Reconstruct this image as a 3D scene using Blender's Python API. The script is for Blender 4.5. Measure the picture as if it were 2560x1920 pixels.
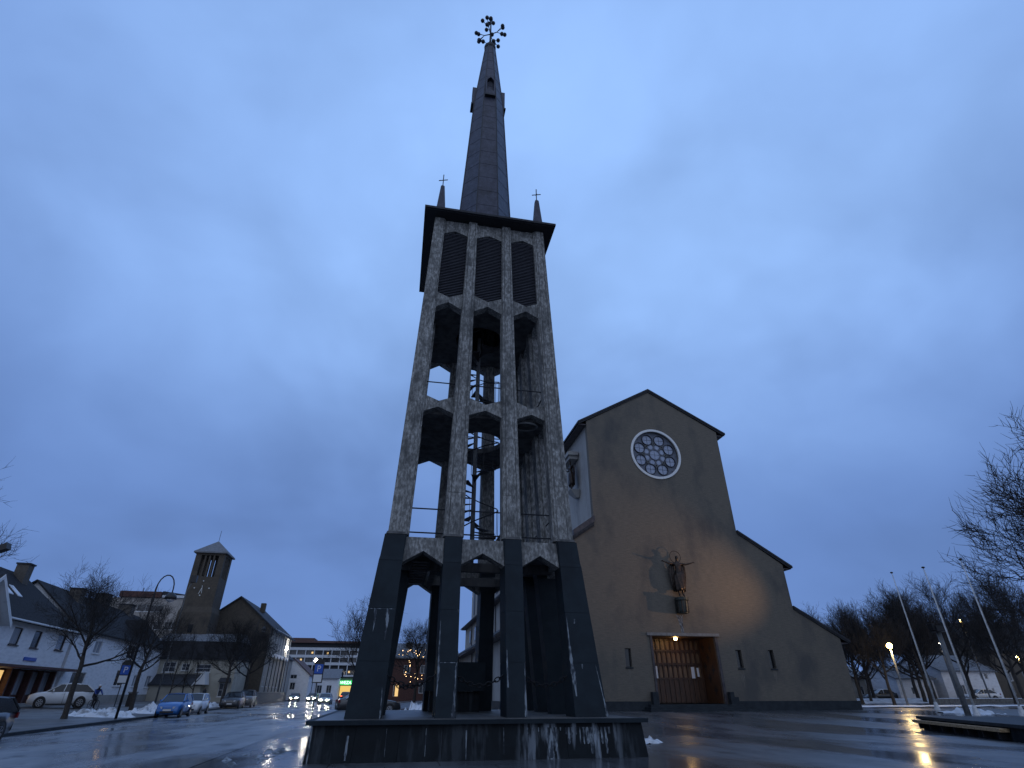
import bpy, bmesh, math, random
from math import sin, cos, pi, radians as R
from mathutils import Vector as V, Matrix, noise as mnoise
from mathutils.geometry import tessellate_polygon
for o in list(bpy.data.objects): bpy.data.objects.remove(o)
SC = bpy.context.scene
COL = SC.collection
random.seed(7)

# ------------------------------------------------------------------ camera
cd = bpy.data.cameras.new('camera'); cam = bpy.data.objects.new('camera', cd); COL.objects.link(cam)
cam.location = (0, 0, 1.6); cam.rotation_euler = (R(90) + 0.5205, 0, -0.192)
cd.sensor_width = 36; cd.lens = 36 * 1343 / 2560; cd.clip_start = .05; cd.clip_end = 3000
SC.camera = cam
# ------------------------------------------------------------------ sky, sun, exposure
SUN_EL, SUN_AZ = R(3), R(200)
w = bpy.data.worlds.new('World'); SC.world = w; w.use_nodes = True
nt = w.node_tree; N = nt.nodes; L = nt.links; N.clear()
def nd(t, **k):
    n = N.new(t)
    for a, b in k.items():
        if a in n.inputs: n.inputs[a].default_value = b
        else: setattr(n, a, b)
    return n
out = nd('ShaderNodeOutputWorld'); bg = nd('ShaderNodeBackground'); L.new(bg.outputs[0], out.inputs[0])
sky = nd('ShaderNodeTexSky'); sky.sky_type = 'NISHITA'; sky.sun_disc = False; sky.sun_elevation = SUN_EL; sky.sun_rotation = SUN_AZ
tc = nd('ShaderNodeTexCoord')
dirb = V((sin(.192 + .14), cos(.192 + .14), .95)).normalized()     # the brighter gap in the cloud
def M_(op, a, b=None, c=None):
    q = nd('ShaderNodeMath', operation=op)
    for i, s_ in enumerate((a, b, c)):
        if s_ is None: continue
        if isinstance(s_, (int, float)): q.inputs[i].default_value = s_
        else: L.new(s_, q.inputs[i])
    return q.outputs[0]
def MR_(src, a, b, c=0., d=1., sm=True):
    q = nd('ShaderNodeMapRange'); q.interpolation_type = 'SMOOTHSTEP' if sm else 'LINEAR'; L.new(src, q.inputs[0])
    for i, v_ in enumerate((a, b, c, d)): q.inputs[1 + i].default_value = v_
    return q.outputs[0]
def dotn(v):
    q = nd('ShaderNodeVectorMath', operation='DOT_PRODUCT'); L.new(tc.outputs['Generated'], q.inputs[0]); q.inputs[1].default_value = v; return q.outputs['Value']
sep = nd('ShaderNodeSeparateXYZ'); L.new(tc.outputs['Generated'], sep.inputs[0])
# cloud layers: directions projected on a high flat deck, so streaks lie along the horizon
zz = M_('ADD', M_('MAXIMUM', sep.outputs[2], 0.), .62)
cmb = nd('ShaderNodeCombineXYZ'); L.new(M_('DIVIDE', sep.outputs[0], zz), cmb.inputs[0]); L.new(M_('DIVIDE', sep.outputs[1], zz), cmb.inputs[1])
def cn(scale, det, off):
    mp = nd('ShaderNodeMapping'); mp.inputs['Location'].default_value = off; L.new(cmb.outputs[0], mp.inputs[0])
    q = nd('ShaderNodeTexNoise', Scale=scale, Detail=det, Roughness=.5, Distortion=.25); L.new(mp.outputs[0], q.inputs['Vector']); return q.outputs[0]
nA = cn(2.1, 4.0, (.4, 0, 0)); nB = cn(4.6, 5.0, (5.3, 2, 0))
zw = M_('ADD', sep.outputs[2], MR_(nA, .3, .7, -.06, .06, False))
t_el = MR_(zw, .20, .66)
g_d = MR_(M_('ADD', dotn(dirb), MR_(nB, .3, .7, -.05, .05, False)), .46, 1.0, .06, 1.0, False)
tt = M_('MULTIPLY', t_el, g_d)
ramp = nd('ShaderNodeMix', data_type='RGBA'); L.new(tt, ramp.inputs[0]); ramp.inputs[6].default_value = (.145, .262, .590, 1); ramp.inputs[7].default_value = (.340, .570, 1.05, 1)
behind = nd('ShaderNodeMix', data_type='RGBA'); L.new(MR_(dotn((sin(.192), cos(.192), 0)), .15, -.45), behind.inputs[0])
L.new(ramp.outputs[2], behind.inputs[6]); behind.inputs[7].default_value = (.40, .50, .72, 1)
mr = MR_(nB, .30, .70, .96, 1.04, False); mr2 = M_('MULTIPLY', mr, MR_(nA, .34, .56, .86, 1.02))
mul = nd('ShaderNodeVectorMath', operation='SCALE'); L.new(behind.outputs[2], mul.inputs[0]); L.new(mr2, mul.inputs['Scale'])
mx = nd('ShaderNodeMix', data_type='RGBA'); mx.inputs[0].default_value = .97
skm = nd('ShaderNodeVectorMath', operation='SCALE'); L.new(sky.outputs[0], skm.inputs[0]); skm.inputs['Scale'].default_value = .05
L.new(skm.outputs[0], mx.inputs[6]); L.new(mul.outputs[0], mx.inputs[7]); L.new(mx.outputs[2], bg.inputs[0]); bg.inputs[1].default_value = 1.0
sd = bpy.data.lights.new('sun', 'SUN'); sd.energy = .10; sd.angle = R(40); sd.color = (.75, .85, 1.0)
so = bpy.data.objects.new('sun', sd); COL.objects.link(so); so.rotation_euler = (R(50), 0, R(-20)); so.location = (0, -20, 60)
SC.view_settings.view_transform = 'Standard'; SC.view_settings.look = 'None'; SC.view_settings.exposure = 0; SC.view_settings.gamma = 1

# ------------------------------------------------------------------ materials
MATS = {}
def mat(name, base, rough=.8, c2=None, sc=4.0, st=(1, 1, 1), lo=.4, hi=.6, c3=None, sc3=1.0, st3=(1, 1, 1), lo3=.5, hi3=.7, bump=0, bsc=30.0, spec=.5, metal=0, emit=None, es=0, rvar=None, rsc=.5, coat=0, alpha=None):
    m = bpy.data.materials.new(name); m.use_nodes = True; MATS[name] = m
    t = m.node_tree; P = t.nodes['Principled BSDF']; K = t.links
    P.inputs['Roughness'].default_value = rough; P.inputs['Metallic'].default_value = metal
    P.inputs['Specular IOR Level'].default_value = spec; P.inputs['Coat Weight'].default_value = coat
    def nn(ty): return t.nodes.new(ty)
    tcn = nn('ShaderNodeTexCoord')
    def noise(scale, stretch, det=6.0):
        mp = nn('ShaderNodeMapping'); mp.inputs['Scale'].default_value = stretch; K.new(tcn.outputs['Object'], mp.inputs[0])
        q = nn('ShaderNodeTexNoise'); q.inputs['Scale'].default_value = scale; q.inputs['Detail'].default_value = det; q.inputs['Roughness'].default_value = .6
        K.new(mp.outputs[0], q.inputs['Vector']); return q
    def rng(src, a, b, c=0., d=1.):
        q = nn('ShaderNodeMapRange'); K.new(src, q.inputs[0])
        for i, v_ in enumerate((a, b, c, d)): q.inputs[1 + i].default_value = v_
        return q.outputs[0]
    def mix(f, a, b):
        q = nn('ShaderNodeMix'); q.data_type = 'RGBA'; K.new(f, q.inputs[0])
        for s, i in ((a, 6), (b, 7)):
            if isinstance(s, tuple): q.inputs[i].default_value = (*s, 1)
            else: K.new(s, q.inputs[i])
        return q.outputs[2]
    src = base
    if c2: src = mix(rng(noise(sc, st).outputs[0], lo, hi), base, c2)
    if c3: src = mix(rng(noise(sc3, st3).outputs[0], lo3, hi3), src, c3)
    if isinstance(src, tuple): P.inputs['Base Color'].default_value = (*src, 1)
    else: K.new(src, P.inputs['Base Color'])
    if rvar: K.new(rng(noise(rsc, (1, 1, 1), 4.).outputs[0], .38, .62, rvar[0], rvar[1]), P.inputs['Roughness'])
    if bump:
        b = nn('ShaderNodeBump'); b.inputs['Strength'].default_value = bump; b.inputs['Distance'].default_value = .03
        K.new(noise(bsc, (1, 1, 1), 5.).outputs[0], b.inputs['Height']); K.new(b.outputs[0], P.inputs['Normal'])
    if emit: P.inputs['Emission Color'].default_value = (*emit, 1); P.inputs['Emission Strength'].default_value = es
    return m
def pbr(m): return m.node_tree, m.node_tree.nodes['Principled BSDF']

mat('weathered_concrete', (.135, .136, .132), .9, c2=(.42, .425, .42), sc=14.0, st=(1, 1, .42), lo=.42, hi=.72, c3=(.055, .058, .060), sc3=2.2, st3=(1, 1, .5), lo3=.47, hi3=.72, bump=.5, bsc=14)
mat('dark_concrete', (.05, .052, .055), .9, c2=(.11, .11, .11), sc=3, st=(1, 1, .3), bump=.3, bsc=12)
mat('slate_cladding', (.0090, .0165, .0240), .62, c2=(.014, .024, .033), sc=3, lo=.35, hi=.7, c3=(.007, .012, .018), sc3=.9, lo3=.5, hi3=.7, bump=.12, bsc=60, spec=.22)
mat('slate_plinth', (.0045, .0075, .0105), .6, c2=(.009, .014, .019), sc=2, lo=.4, hi=.7, bump=.12, bsc=50, spec=.18)
mat('lime', (.22, .26, .30), .85, c2=(.03, .04, .055), sc=14, st=(1, 1, .25), lo=.42, hi=.56, bump=.3)
mat('spire_metal', (.026, .029, .050), .48, c2=(.048, .053, .082), sc=5, st=(1, 1, .5), lo=.4, hi=.65, c3=(.016, .018, .03), sc3=1.2, lo3=.55, hi3=.7, bump=1.0, bsc=2.6, metal=.3)
mat('dark_metal', (.02, .022, .028), .5, metal=.4, bump=.1)
mat('louvre_wood', (.035, .038, .055), .7, c2=(.055, .06, .08), sc=6, st=(.3, .3, 5))
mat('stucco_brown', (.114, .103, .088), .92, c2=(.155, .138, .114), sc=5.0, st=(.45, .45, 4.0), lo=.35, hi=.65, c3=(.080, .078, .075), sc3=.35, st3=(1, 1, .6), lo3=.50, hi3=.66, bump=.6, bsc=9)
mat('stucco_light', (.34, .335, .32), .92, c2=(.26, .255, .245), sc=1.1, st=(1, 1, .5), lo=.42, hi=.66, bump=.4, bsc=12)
mat('stone_plinth', (.012, .018, .025), .6, c2=(.022, .030, .038), sc=2.5, bump=.2, spec=.3)
mat('roof_dark', (.030, .032, .038), .7, c2=(.045, .048, .055), sc=5, bump=.3, spec=.2)
mat('fascia', (.035, .03, .038), .6, c2=(.07, .06, .065), sc=3)
mat('white_paint', (.66, .68, .70), .6, c2=(.50, .52, .54), sc=3, lo=.55, hi=.75)
mat('tracery', (.12, .135, .18), .7, c2=(.15, .17, .22), sc=8, bump=.2)
mat('rose_glass', (.33, .38, .50), .35, c2=(.25, .30, .42), sc=5, lo=.4, hi=.6, spec=.6)  # pale blue base colour stands in for sky reflected in the panes
mat('door_wood', (.082, .040, .022), .5, c2=(.045, .023, .014), sc=8, st=(1, 1, .15), lo=.4, hi=.6, bump=.15)
mat('door_panel', (.20, .125, .070), .5, c2=(.13, .08, .045), sc=8, st=(1, 1, .2))
mat('paper', (.7, .74, .82), .8)
mat('bronze', (.022, .018, .016), .42, c2=(.050, .034, .026), sc=6, metal=.55, bump=.25, bsc=20)
mat('bronze_green', (.022, .030, .028), .5, c2=(.04, .048, .044), sc=6, metal=.4, bump=.25)
mat('black_glass', (.012, .014, .018), .12, spec=.6)
mat('win_glass', (.020, .024, .032), .12, c2=(.060, .065, .075), sc=1.5, spec=.7)
mat('win_curtain', (.30, .32, .36), .25, c2=(.20, .22, .26), sc=3, st=(4, 4, .3), spec=.6)
mat('bulb_warm', (1, .8, .5), .4, emit=(1, .62, .22), es=26)
mat('bulb_yellow', (1, .85, .5), .4, emit=(1, .66, .20), es=60)
mat('bulb_white', (1, 1, 1), .4, emit=(1, .92, .78), es=70)
mat('fairy_bulb', (1, .8, .5), .4, emit=(1, .62, .28), es=9)
mat('stucco_stain', (.165, .152, .135), .92, c2=(.125, .114, .098), sc=9, st=(1, 1, .3), lo=.4, hi=.6)
mat('lit_window', (1, .7, .3), .4, emit=(1, .62, .22), es=.8)
mat('chain_iron', (.015, .016, .02), .5, metal=.6)
mat('snow', (.68, .71, .75), .8, c2=(.24, .25, .26), sc=1.6, lo=.48, hi=.66, bump=.8, bsc=4)
mat('slush', (.30, .33, .37), .5, c2=(.05, .055, .06), sc=5, lo=.42, hi=.56, bump=.8, bsc=8)
mat('snow_clean', (.60, .64, .70), .8, c2=(.36, .38, .42), sc=1.2, lo=.52, hi=.7, bump=.4, bsc=3)
mat('bark', (.030, .026, .024), .9, c2=(.045, .040, .036), sc=9, bump=.4)
mat('twigs', (.018, .016, .016), .9)
mat('pole_black', (.014, .015, .018), .45)
mat('pole_grey', (.16, .17, .18), .5, c2=(.12, .125, .13), sc=5)
mat('pole_white', (.62, .65, .68), .5, c2=(.48, .50, .52), sc=6)
mat('bench_wood', (.46, .33, .19), .6, c2=(.20, .13, .07), sc=4, st=(.2, 6, 6))
mat('sign_blue', (.012, .085, .42), .4); mat('sign_white', (.62, .64, .66), .5); mat('sign_black', (.02, .02, .02), .6)
mat('lamp_off', (.5, .52, .55), .4)

# ------------------------------------------------------------------ mesh helpers
ORG = {}
def origin(o): return ORG.get(o.name, (V((0, 0, 0)), 0.0))
def tagit(o, label=None, cat=None, group=None, kind=None):
    if label: o['label'] = label
    if cat: o['category'] = cat
    if group: o['group'] = group
    if kind: o['kind'] = kind
    return o
def thing(name, label, cat, loc=(0, 0, 0), rz=0, group=None):
    o = bpy.data.objects.new(name, None); COL.objects.link(o); o.location = loc; o.rotation_euler = (0, 0, rz); o.empty_display_size = .2
    ORG[o.name] = (V(loc), rz); return tagit(o, label, cat, group)
class MB:
    def __init__(s): s.v = []; s.f = []
    def add(s, vs, fs):
        b = len(s.v); s.v += [tuple(q) for q in vs]; s.f += [tuple(b + i for i in q) for q in fs]; return s
    def box(s, x0, x1, y0, y1, z0, z1):
        return s.add([(x0, y0, z0), (x1, y0, z0), (x1, y1, z0), (x0, y1, z0), (x0, y0, z1), (x1, y0, z1), (x1, y1, z1), (x0, y1, z1)],
                     [(0, 3, 2, 1), (4, 5, 6, 7), (0, 1, 5, 4), (1, 2, 6, 5), (2, 3, 7, 6), (3, 0, 4, 7)])
    def hexa(s, p): return s.add(p, [(0, 3, 2, 1), (4, 5, 6, 7), (0, 1, 5, 4), (1, 2, 6, 5), (2, 3, 7, 6), (3, 0, 4, 7)])
    def obox(s, F, u0, u1, n0, n1, z0, z1):       # box in a wall frame
        return s.hexa([F(u0, n0, z0), F(u1, n0, z0), F(u1, n1, z0), F(u0, n1, z0), F(u0, n0, z1), F(u1, n0, z1), F(u1, n1, z1), F(u0, n1, z1)])
    def tube(s, pts, rad, k=6, cap=True):
        pts = [V(q) for q in pts]; n = len(pts)
        if not hasattr(rad, '__len__'): rad = [rad] * n
        prev = None; rings = []
        for i, q in enumerate(pts):
            d = (pts[min(i + 1, n - 1)] - pts[max(i - 1, 0)])
            d = d.normalized() if d.length > 1e-9 else V((0, 0, 1))
            a = prev - d * prev.dot(d) if prev else d.orthogonal()
            if a.length < 1e-6: a = d.orthogonal()
            a.normalize(); b = d.cross(a); prev = a
            rings.append([q + (a * cos(2 * pi * j / k) + b * sin(2 * pi * j / k)) * rad[i] for j in range(k)])
        return s.loft(rings, cap)
    def loft(s, rings, cap=True, closed=True):
        k = len(rings[0]); vs = [q for r_ in rings for q in r_]; fs = []
        for i in range(len(rings) - 1):
            for j in range(k if closed else k - 1):
                a = i * k + j; b = i * k + (j + 1) % k; fs.append((a, b, b + k, a + k))
        if cap: fs.append(tuple(reversed(range(k)))); fs.append(tuple((len(rings) - 1) * k + j for j in range(k)))
        return s.add(vs, fs)
    def lathe(s, prof, c=(0, 0, 0), k=16, axis='z', cap=True):
        rings = []
        for r_, z in prof:
            ring = []
            for j in range(k):
                a = 2 * pi * j / k; x, y = r_ * cos(a), r_ * sin(a)
                q = {'z': (x, y, z), 'y': (x, -z, y), 'x': (z, x, y)}[axis]
                ring.append((c[0] + q[0], c[1] + q[1], c[2] + q[2]))
            rings.append(ring)
        return s.loft(rings, cap)
    def ball(s, c, r_, k=10):
        return s.lathe([(max(.001, r_ * sin(pi * i / 6)), -r_ * cos(pi * i / 6)) for i in range(7)], c, k)
    def extr(s, poly, vec):
        n = len(poly); vec = V(vec); a = [V(q) for q in poly]; b = [q + vec for q in a]
        fs = [tuple(range(n)), tuple(reversed(range(n, 2 * n)))] + [(i, (i + 1) % n + n if 0 else (i + 1) % n, (i + 1) % n + n, i + n) for i in range(n)]
        return s.add(a + b, fs)
    def build(s, name, m, parent=None, smooth=False, label=None):
        me = bpy.data.meshes.new(name); vs = s.v
        if parent is not None:
            o0, rz = origin(parent)
            if o0.length or rz:
                c_, s_ = cos(-rz), sin(-rz)
                vs = [((x - o0.x) * c_ - (y - o0.y) * s_, (x - o0.x) * s_ + (y - o0.y) * c_, z - o0.z) for x, y, z in vs]
        me.from_pydata([tuple(q) for q in vs], [], s.f)
        bm = bmesh.new(); bm.from_mesh(me); bmesh.ops.recalc_face_normals(bm, faces=bm.faces); bm.to_mesh(me); bm.free()
        if m: me.materials.append(MATS[m] if isinstance(m, str) else m)
        if smooth: me.polygons.foreach_set('use_smooth', [True] * len(me.polygons))
        o = bpy.data.objects.new(name, me); COL.objects.link(o)
        if parent is not None: o.parent = parent; ORG[o.name] = origin(parent)
        if label: o['label'] = label
        return o
def children(o): return [c for c in bpy.data.objects if c.parent == o]
def copy_tree(o, parent=None):
    c = o.copy(); COL.objects.link(c)
    if parent is not None: c.parent = parent
    for ch in KIDS.get(o.name, None) or children(o): copy_tree(ch, c)
    return c
KIDS = {}
def frame(P0, u, zb=0):
    """wall frame: F(along, outward, z); outward is u turned clockwise"""
    P0 = V((P0[0], P0[1], 0)); u = V((u[0], u[1], 0)).normalized(); n = V((u.y, -u.x, 0))
    return lambda a, b, z: P0 + u * a + n * b + V((0, 0, z))
def wall(mb, F, L_, z0, z1, ops, th=.18, u0=0):
    us = sorted({u0, L_, *[q for o in ops for q in o[:2]]}); zs = sorted({z0, z1, *[q for o in ops for q in o[2:4]]})
    for i in range(len(us) - 1):
        for j in range(len(zs) - 1):
            uc, zc = (us[i] + us[i + 1]) / 2, (zs[j] + zs[j + 1]) / 2
            if any(o[0] < uc < o[1] and o[2] < zc < o[3] for o in ops): continue
            mb.add([F(us[i], 0, zs[j]), F(us[i + 1], 0, zs[j]), F(us[i + 1], 0, zs[j + 1]), F(us[i], 0, zs[j + 1])], [(0, 1, 2, 3)])
    for a, b, c, d in [o[:4] for o in ops]:
        for p, q in (((a, c), (b, c)), ((b, c), (b, d)), ((b, d), (a, d)), ((a, d), (a, c))):
            mb.add([F(p[0], 0, p[1]), F(q[0], 0, q[1]), F(q[0], -th, q[1]), F(p[0], -th, p[1])], [(0, 1, 2, 3)])
def window(F, op, parent, glass='win_glass', fr='white_paint', bars=(1, 1), sill=True, fw=.07, dep=.12):
    a, b, c, d = op[:4]
    f = MB()
    for x0, x1, y0, y1 in ((a, a + fw, c, d), (b - fw, b, c, d), (a + fw, b - fw, d - fw, d), (a + fw, b - fw, c, c + fw)): f.obox(F, x0, x1, -dep - .02, -dep + .06, y0, y1)
    for i in range(1, bars[0] + 1):
        x = a + (b - a) * i / (bars[0] + 1); f.obox(F, x - .02, x + .02, -dep - .01, -dep + .045, c + fw, d - fw)
    for i in range(1, bars[1] + 1):
        z = c + (d - c) * i / (bars[1] + 1); f.obox(F, a + fw, b - fw, -dep - .01, -dep + .040, z - .02, z + .02)
    o = f.build('window', fr, parent)
    MB().add([F(a, -dep, c), F(b, -dep, c), F(b, -dep, d), F(a, -dep, d)], [(0, 1, 2, 3)]).build('pane', glass, o)
    if sill: MB().obox(F, a - .08, b + .08, .002, .10, c - .09, c - .01).build('sill', fr, o)
    return o
def textmesh(s, name, size, m, parent, M, ext=.01):
    cu = bpy.data.curves.new(name, 'FONT'); cu.body = s; cu.size = size; cu.extrude = ext; cu.align_x = 'CENTER'; cu.align_y = 'CENTER'
    t = bpy.data.objects.new('tmp', cu); COL.objects.link(t); dg = bpy.context.evaluated_depsgraph_get()
    me = bpy.data.meshes.new_from_object(t.evaluated_get(dg)); bpy.data.objects.remove(t)
    me.transform(M); mb = MB(); mb.add([v.co for v in me.vertices], [tuple(p.vertices) for p in me.polygons]); return mb.build(name, m, parent)
def skin(name, joints, edges, m, parent=None, M=None, sub=1):
    """one continuous body grown by the skin modifier over a joint graph"""
    me = bpy.data.meshes.new('s'); me.from_pydata([j[0] for j in joints], edges, [])
    o = bpy.data.objects.new('s', me); COL.objects.link(o)
    sk = o.modifiers.new('s', 'SKIN'); sk.use_smooth_shade = True
    for i, j in enumerate(joints):
        r_ = j[1]; me.skin_vertices[0].data[i].radius = (r_, r_) if not hasattr(r_, '__len__') else r_
    me.skin_vertices[0].data[0].use_root = True
    ss = o.modifiers.new('u', 'SUBSURF'); ss.levels = sub; ss.render_levels = sub
    dg = bpy.context.evaluated_depsgraph_get(); dg.update()
    m2 = bpy.data.meshes.new_from_object(o.evaluated_get(dg)); bpy.data.objects.remove(o)
    if M: m2.transform(M)
    mb = MB(); mb.add([v.co for v in m2.vertices], [tuple(p.vertices) for p in m2.polygons])
    return mb.build(name, m, parent, smooth=True)

# ------------------------------------------------------------------ terrain
def S(t): t = min(max(t, 0), 1); return t * t * (3 - 2 * t)
XKP = [(-60, -13), (20, -15), (30, -15.5), (38, -16), (49, -16.6), (77, -17.9), (110, -19.5), (150, -22), (260, -31), (500, -50)]
def xk(y):
    for (a, b), (c, d) in zip(XKP, XKP[1:]):
        if y <= c: return b + (d - b) * (y - a) / (c - a) if y > a else XKP[0][1]
    return XKP[-1][1]
def TR(x, y): return S((x + 9) / 7) * (.2 + .3 * S((y - 22) / 15) * S((x + 1) / 6))
def T(x, y):
    if x > -9: return TR(x, y)
    k = xk(y)
    return .12 + min(.4, .035 * (k - x)) if x < k else 0.
# ------------------------------------------------------------------ ground, road, pavement
def asphalt(name, c1, c2, rl, rh, joints=None, bump=.12):
    m = mat(name, c1, .3, c2=c2, sc=.9, st=(1.6, .22, 1), lo=.40, hi=.60, c3=tuple(q * .45 for q in c1), sc3=1.3, st3=(1, .5, 1), lo3=.56, hi3=.68, spec=.5)
    t, P = pbr(m); K = t.links; tcn = t.nodes.new('ShaderNodeTexCoord')
    def noi(sc, st=(1, 1, 1), det=6):
        mp = t.nodes.new('ShaderNodeMapping'); mp.inputs['Scale'].default_value = st; K.new(tcn.outputs['Object'], mp.inputs[0])
        q = t.nodes.new('ShaderNodeTexNoise'); q.inputs['Scale'].default_value = sc; q.inputs['Detail'].default_value = det; K.new(mp.outputs[0], q.inputs['Vector']); return q.outputs[0]
    mrr = t.nodes.new('ShaderNodeMapRange'); K.new(noi(.22, (1, .45, 1), 5), mrr.inputs[0])
    for i, v_ in enumerate((.42, .60, rl, rh)): mrr.inputs[1 + i].default_value = v_
    K.new(mrr.outputs[0], P.inputs['Roughness'])
    ad = t.nodes.new('ShaderNodeMath'); ad.operation = 'ADD'
    m1 = t.nodes.new('ShaderNodeMath'); m1.operation = 'MULTIPLY'; K.new(noi(28), m1.inputs[0]); m1.inputs[1].default_value = .12
    m2 = t.nodes.new('ShaderNodeMath'); m2.operation = 'MULTIPLY'; K.new(noi(1.1), m2.inputs[0]); m2.inputs[1].default_value = .55
    K.new(m1.outputs[0], ad.inputs[0]); K.new(m2.outputs[0], ad.inputs[1]); h = ad.outputs[0]
    if joints:
        br = t.nodes.new('ShaderNodeTexBrick'); K.new(tcn.outputs['Object'], br.inputs['Vector']); br.inputs['Scale'].default_value = 1
        br.inputs['Brick Width'].default_value = joints[0]; br.inputs['Row Height'].default_value = joints[1]; br.inputs['Mortar Size'].default_value = .012; br.offset = .5
        a2 = t.nodes.new('ShaderNodeMath'); a2.operation = 'MULTIPLY_ADD'; K.new(br.outputs['Fac'], a2.inputs[0]); a2.inputs[1].default_value = -.25; K.new(h, a2.inputs[2]); h = a2.outputs[0]
    if joints:
        lk = P.inputs['Base Color'].links[0].from_socket; mj = t.nodes.new('ShaderNodeMix'); mj.data_type = 'RGBA'; K.new(br.outputs['Fac'], mj.inputs[0]); K.new(lk, mj.inputs[6]); mj.inputs[7].default_value = (.012, .013, .015, 1); K.new(mj.outputs[2], P.inputs['Base Color'])
    b = t.nodes.new('ShaderNodeBump'); b.inputs['Strength'].default_value = bump; b.inputs['Distance'].default_value = .05
    K.new(h, b.inputs['Height']); K.new(b.outputs[0], P.inputs['Normal']); return m
asphalt('wet_paving', (.070, .076, .086), (.100, .107, .118), .14, .46, joints=(2.4, 1.2), bump=.16)
asphalt('wet_asphalt', (.145, .162, .185), (.200, .216, .238), .12, .52, bump=.26)
asphalt('wet_pavement', (.065, .066, .068), (.11, .108, .104), .35, .7, bump=.25)
def sheet(name, xs, ys, fz, m, kind='structure'):
    mb = MB(); nx = len(xs)
    for y in ys:
        for x in xs: mb.v.append((x(y) if callable(x) else x, y, 0))
    mb.v = [(x, y, fz(x, y)) for x, y, _ in mb.v]
    for j in range(len(ys) - 1):
        for i in range(nx - 1): a = j * nx + i; mb.f.append((a, a + 1, a + nx + 1, a + nx))
    o = mb.build(name, m, smooth=True); o['kind'] = kind; return o
ys = [-60, -20] + [y * .8 for y in range(0, 80)] + list(range(64, 130, 6)) + [140, 170, 220, 300, 450, 700, 1200]
sheet('ground', [-1200, -500, -200, -60, -30, -19, -9] + [-9 + i * .5 for i in range(1, 40)] + [12, 16, 22, 30, 40, 60, 100, 200, 500, 1200], ys,
      lambda x, y: TR(x, y) if x > -9 else (0 if x > -16 else -.05), 'wet_paving')
sheet('road', [lambda y: xk(y)] + [lambda y, k=k: xk(y) + (-4.2 - .06 * max(0, y - 50) - xk(y)) * k / 14 for k in range(1, 15)], [y for y in ys if y <= 450],
      lambda x, y: max(TR(x, y), 0) + .006 if x > -9 else .006, 'wet_asphalt')
sheet('pavement', [lambda y, k=k: xk(y) - k for k in (0, .8, 2, 4, 7, 11, 16, 30, 60, 120)][::-1], [y for y in ys if -60 <= y <= 450],
      lambda x, y: T(x - .001, y), 'wet_pavement')
# kerb stones between road and pavement
mb = MB(); yy = [y for y in ys if -20 <= y <= 300]
for a, b in zip(yy, yy[1:]):
    for (x0, x1) in ((-.02, .16),):
        mb.hexa([(xk(a) + x0, a, -.02), (xk(a) + x1, a, -.02), (xk(b) + x1, b, -.02), (xk(b) + x0, b, -.02), (xk(a) + x0, a, .135), (xk(a) + x1, a, .130), (xk(b) + x1, b, .130), (xk(b) + x0, b, .135)])
kb = mb.build('kerb', 'stone_plinth'); kb['kind'] = 'structure'
# snow and slush lying on the paving
def snowpile(name, label, cx, cy, rx, ry, h, seed, m='snow', group=None, cat='snow'):
    base = T(cx, cy); mb = MB(); n = 26
    for j in range(n + 1):
        for i in range(n + 1):
            u, v = i / n * 2 - 1, j / n * 2 - 1; r_ = math.hypot(u, v)
            nz = mnoise.fractal(V((u * 3.6 + seed, v * 3.6, seed)), .8, 2.1, 6)
            z = h * max(0, (1 - r_ ** 1.7)) * (.62 + 1.1 * nz) + .10 * nz
            x, y = cx + u * rx, cy + v * ry
            mb.v.append((x, y, T(x, y) - .05 + max(z, 0) if r_ < 1.05 else T(x, y) - .08))
    for j in range(n):
        for i in range(n): a = j * (n + 1) + i; mb.f.append((a, a + 1, a + n + 2, a + n + 1))
    return tagit(mb.build(name, m, smooth=True), label, cat, group)
snowpile('snow_pile', 'grey snow heap at the foot of the bent street lamp', -18.7, 46.2, 2.1, 1.6, .50, 1)
snowpile('snow_pile', 'grey snow heap behind the blue parked car', -18.6, 54.0, 1.5, 2.2, .52, 2)
snowpile('snow_pile', 'dirty snow heap beside the dark parked car behind the tower', 1.9, 38.5, 2.1, 2.6, .72, 3)
snowpile('snow_pile', 'low slush patch on the paving against the right corner of the tower plinth', 7.9, 19.4, .9, .7, .14, 4)
snowpile('snow_pile', 'low slush patch by the left corner of the tower plinth', -3.0, 17.6, 1.0, 2.0, .035, 5, 'slush')
snowpile('snow_pile', 'small snow patch beside the flagpoles', 35.9, 33.4, 1.9, 1.8, .22, 6, 'snow_clean')
snowpile('snow_pile', 'thin grey snow on the verge in front of the cream house', -20.0, 74, 1.4, 5.5, .5, 8)
sheet('snow_strip', [36.5 + i * 1.0 for i in range(40)], [44.0, 45, 46.0, 47.5, 49],
      lambda x, y: T(x, y) + .05 + .05 * mnoise.noise(V((x * .7, y, 0))), 'snow_clean', 'structure').name = 'snow_cover'
sheet('snow_cover', [46 + i * 2.0 for i in range(45)], [58.5, 59.5, 61, 63, 66, 70], lambda x, y: T(x, y) + .02 + .35 * S((y - 58.5) / 4) + .14 * mnoise.noise(V((x * .5, y * .6, 3))), 'snow', 'structure')
for o in [q for q in bpy.data.objects if q.name.startswith('snow_cover')]: o['kind'] = 'structure'

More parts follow.
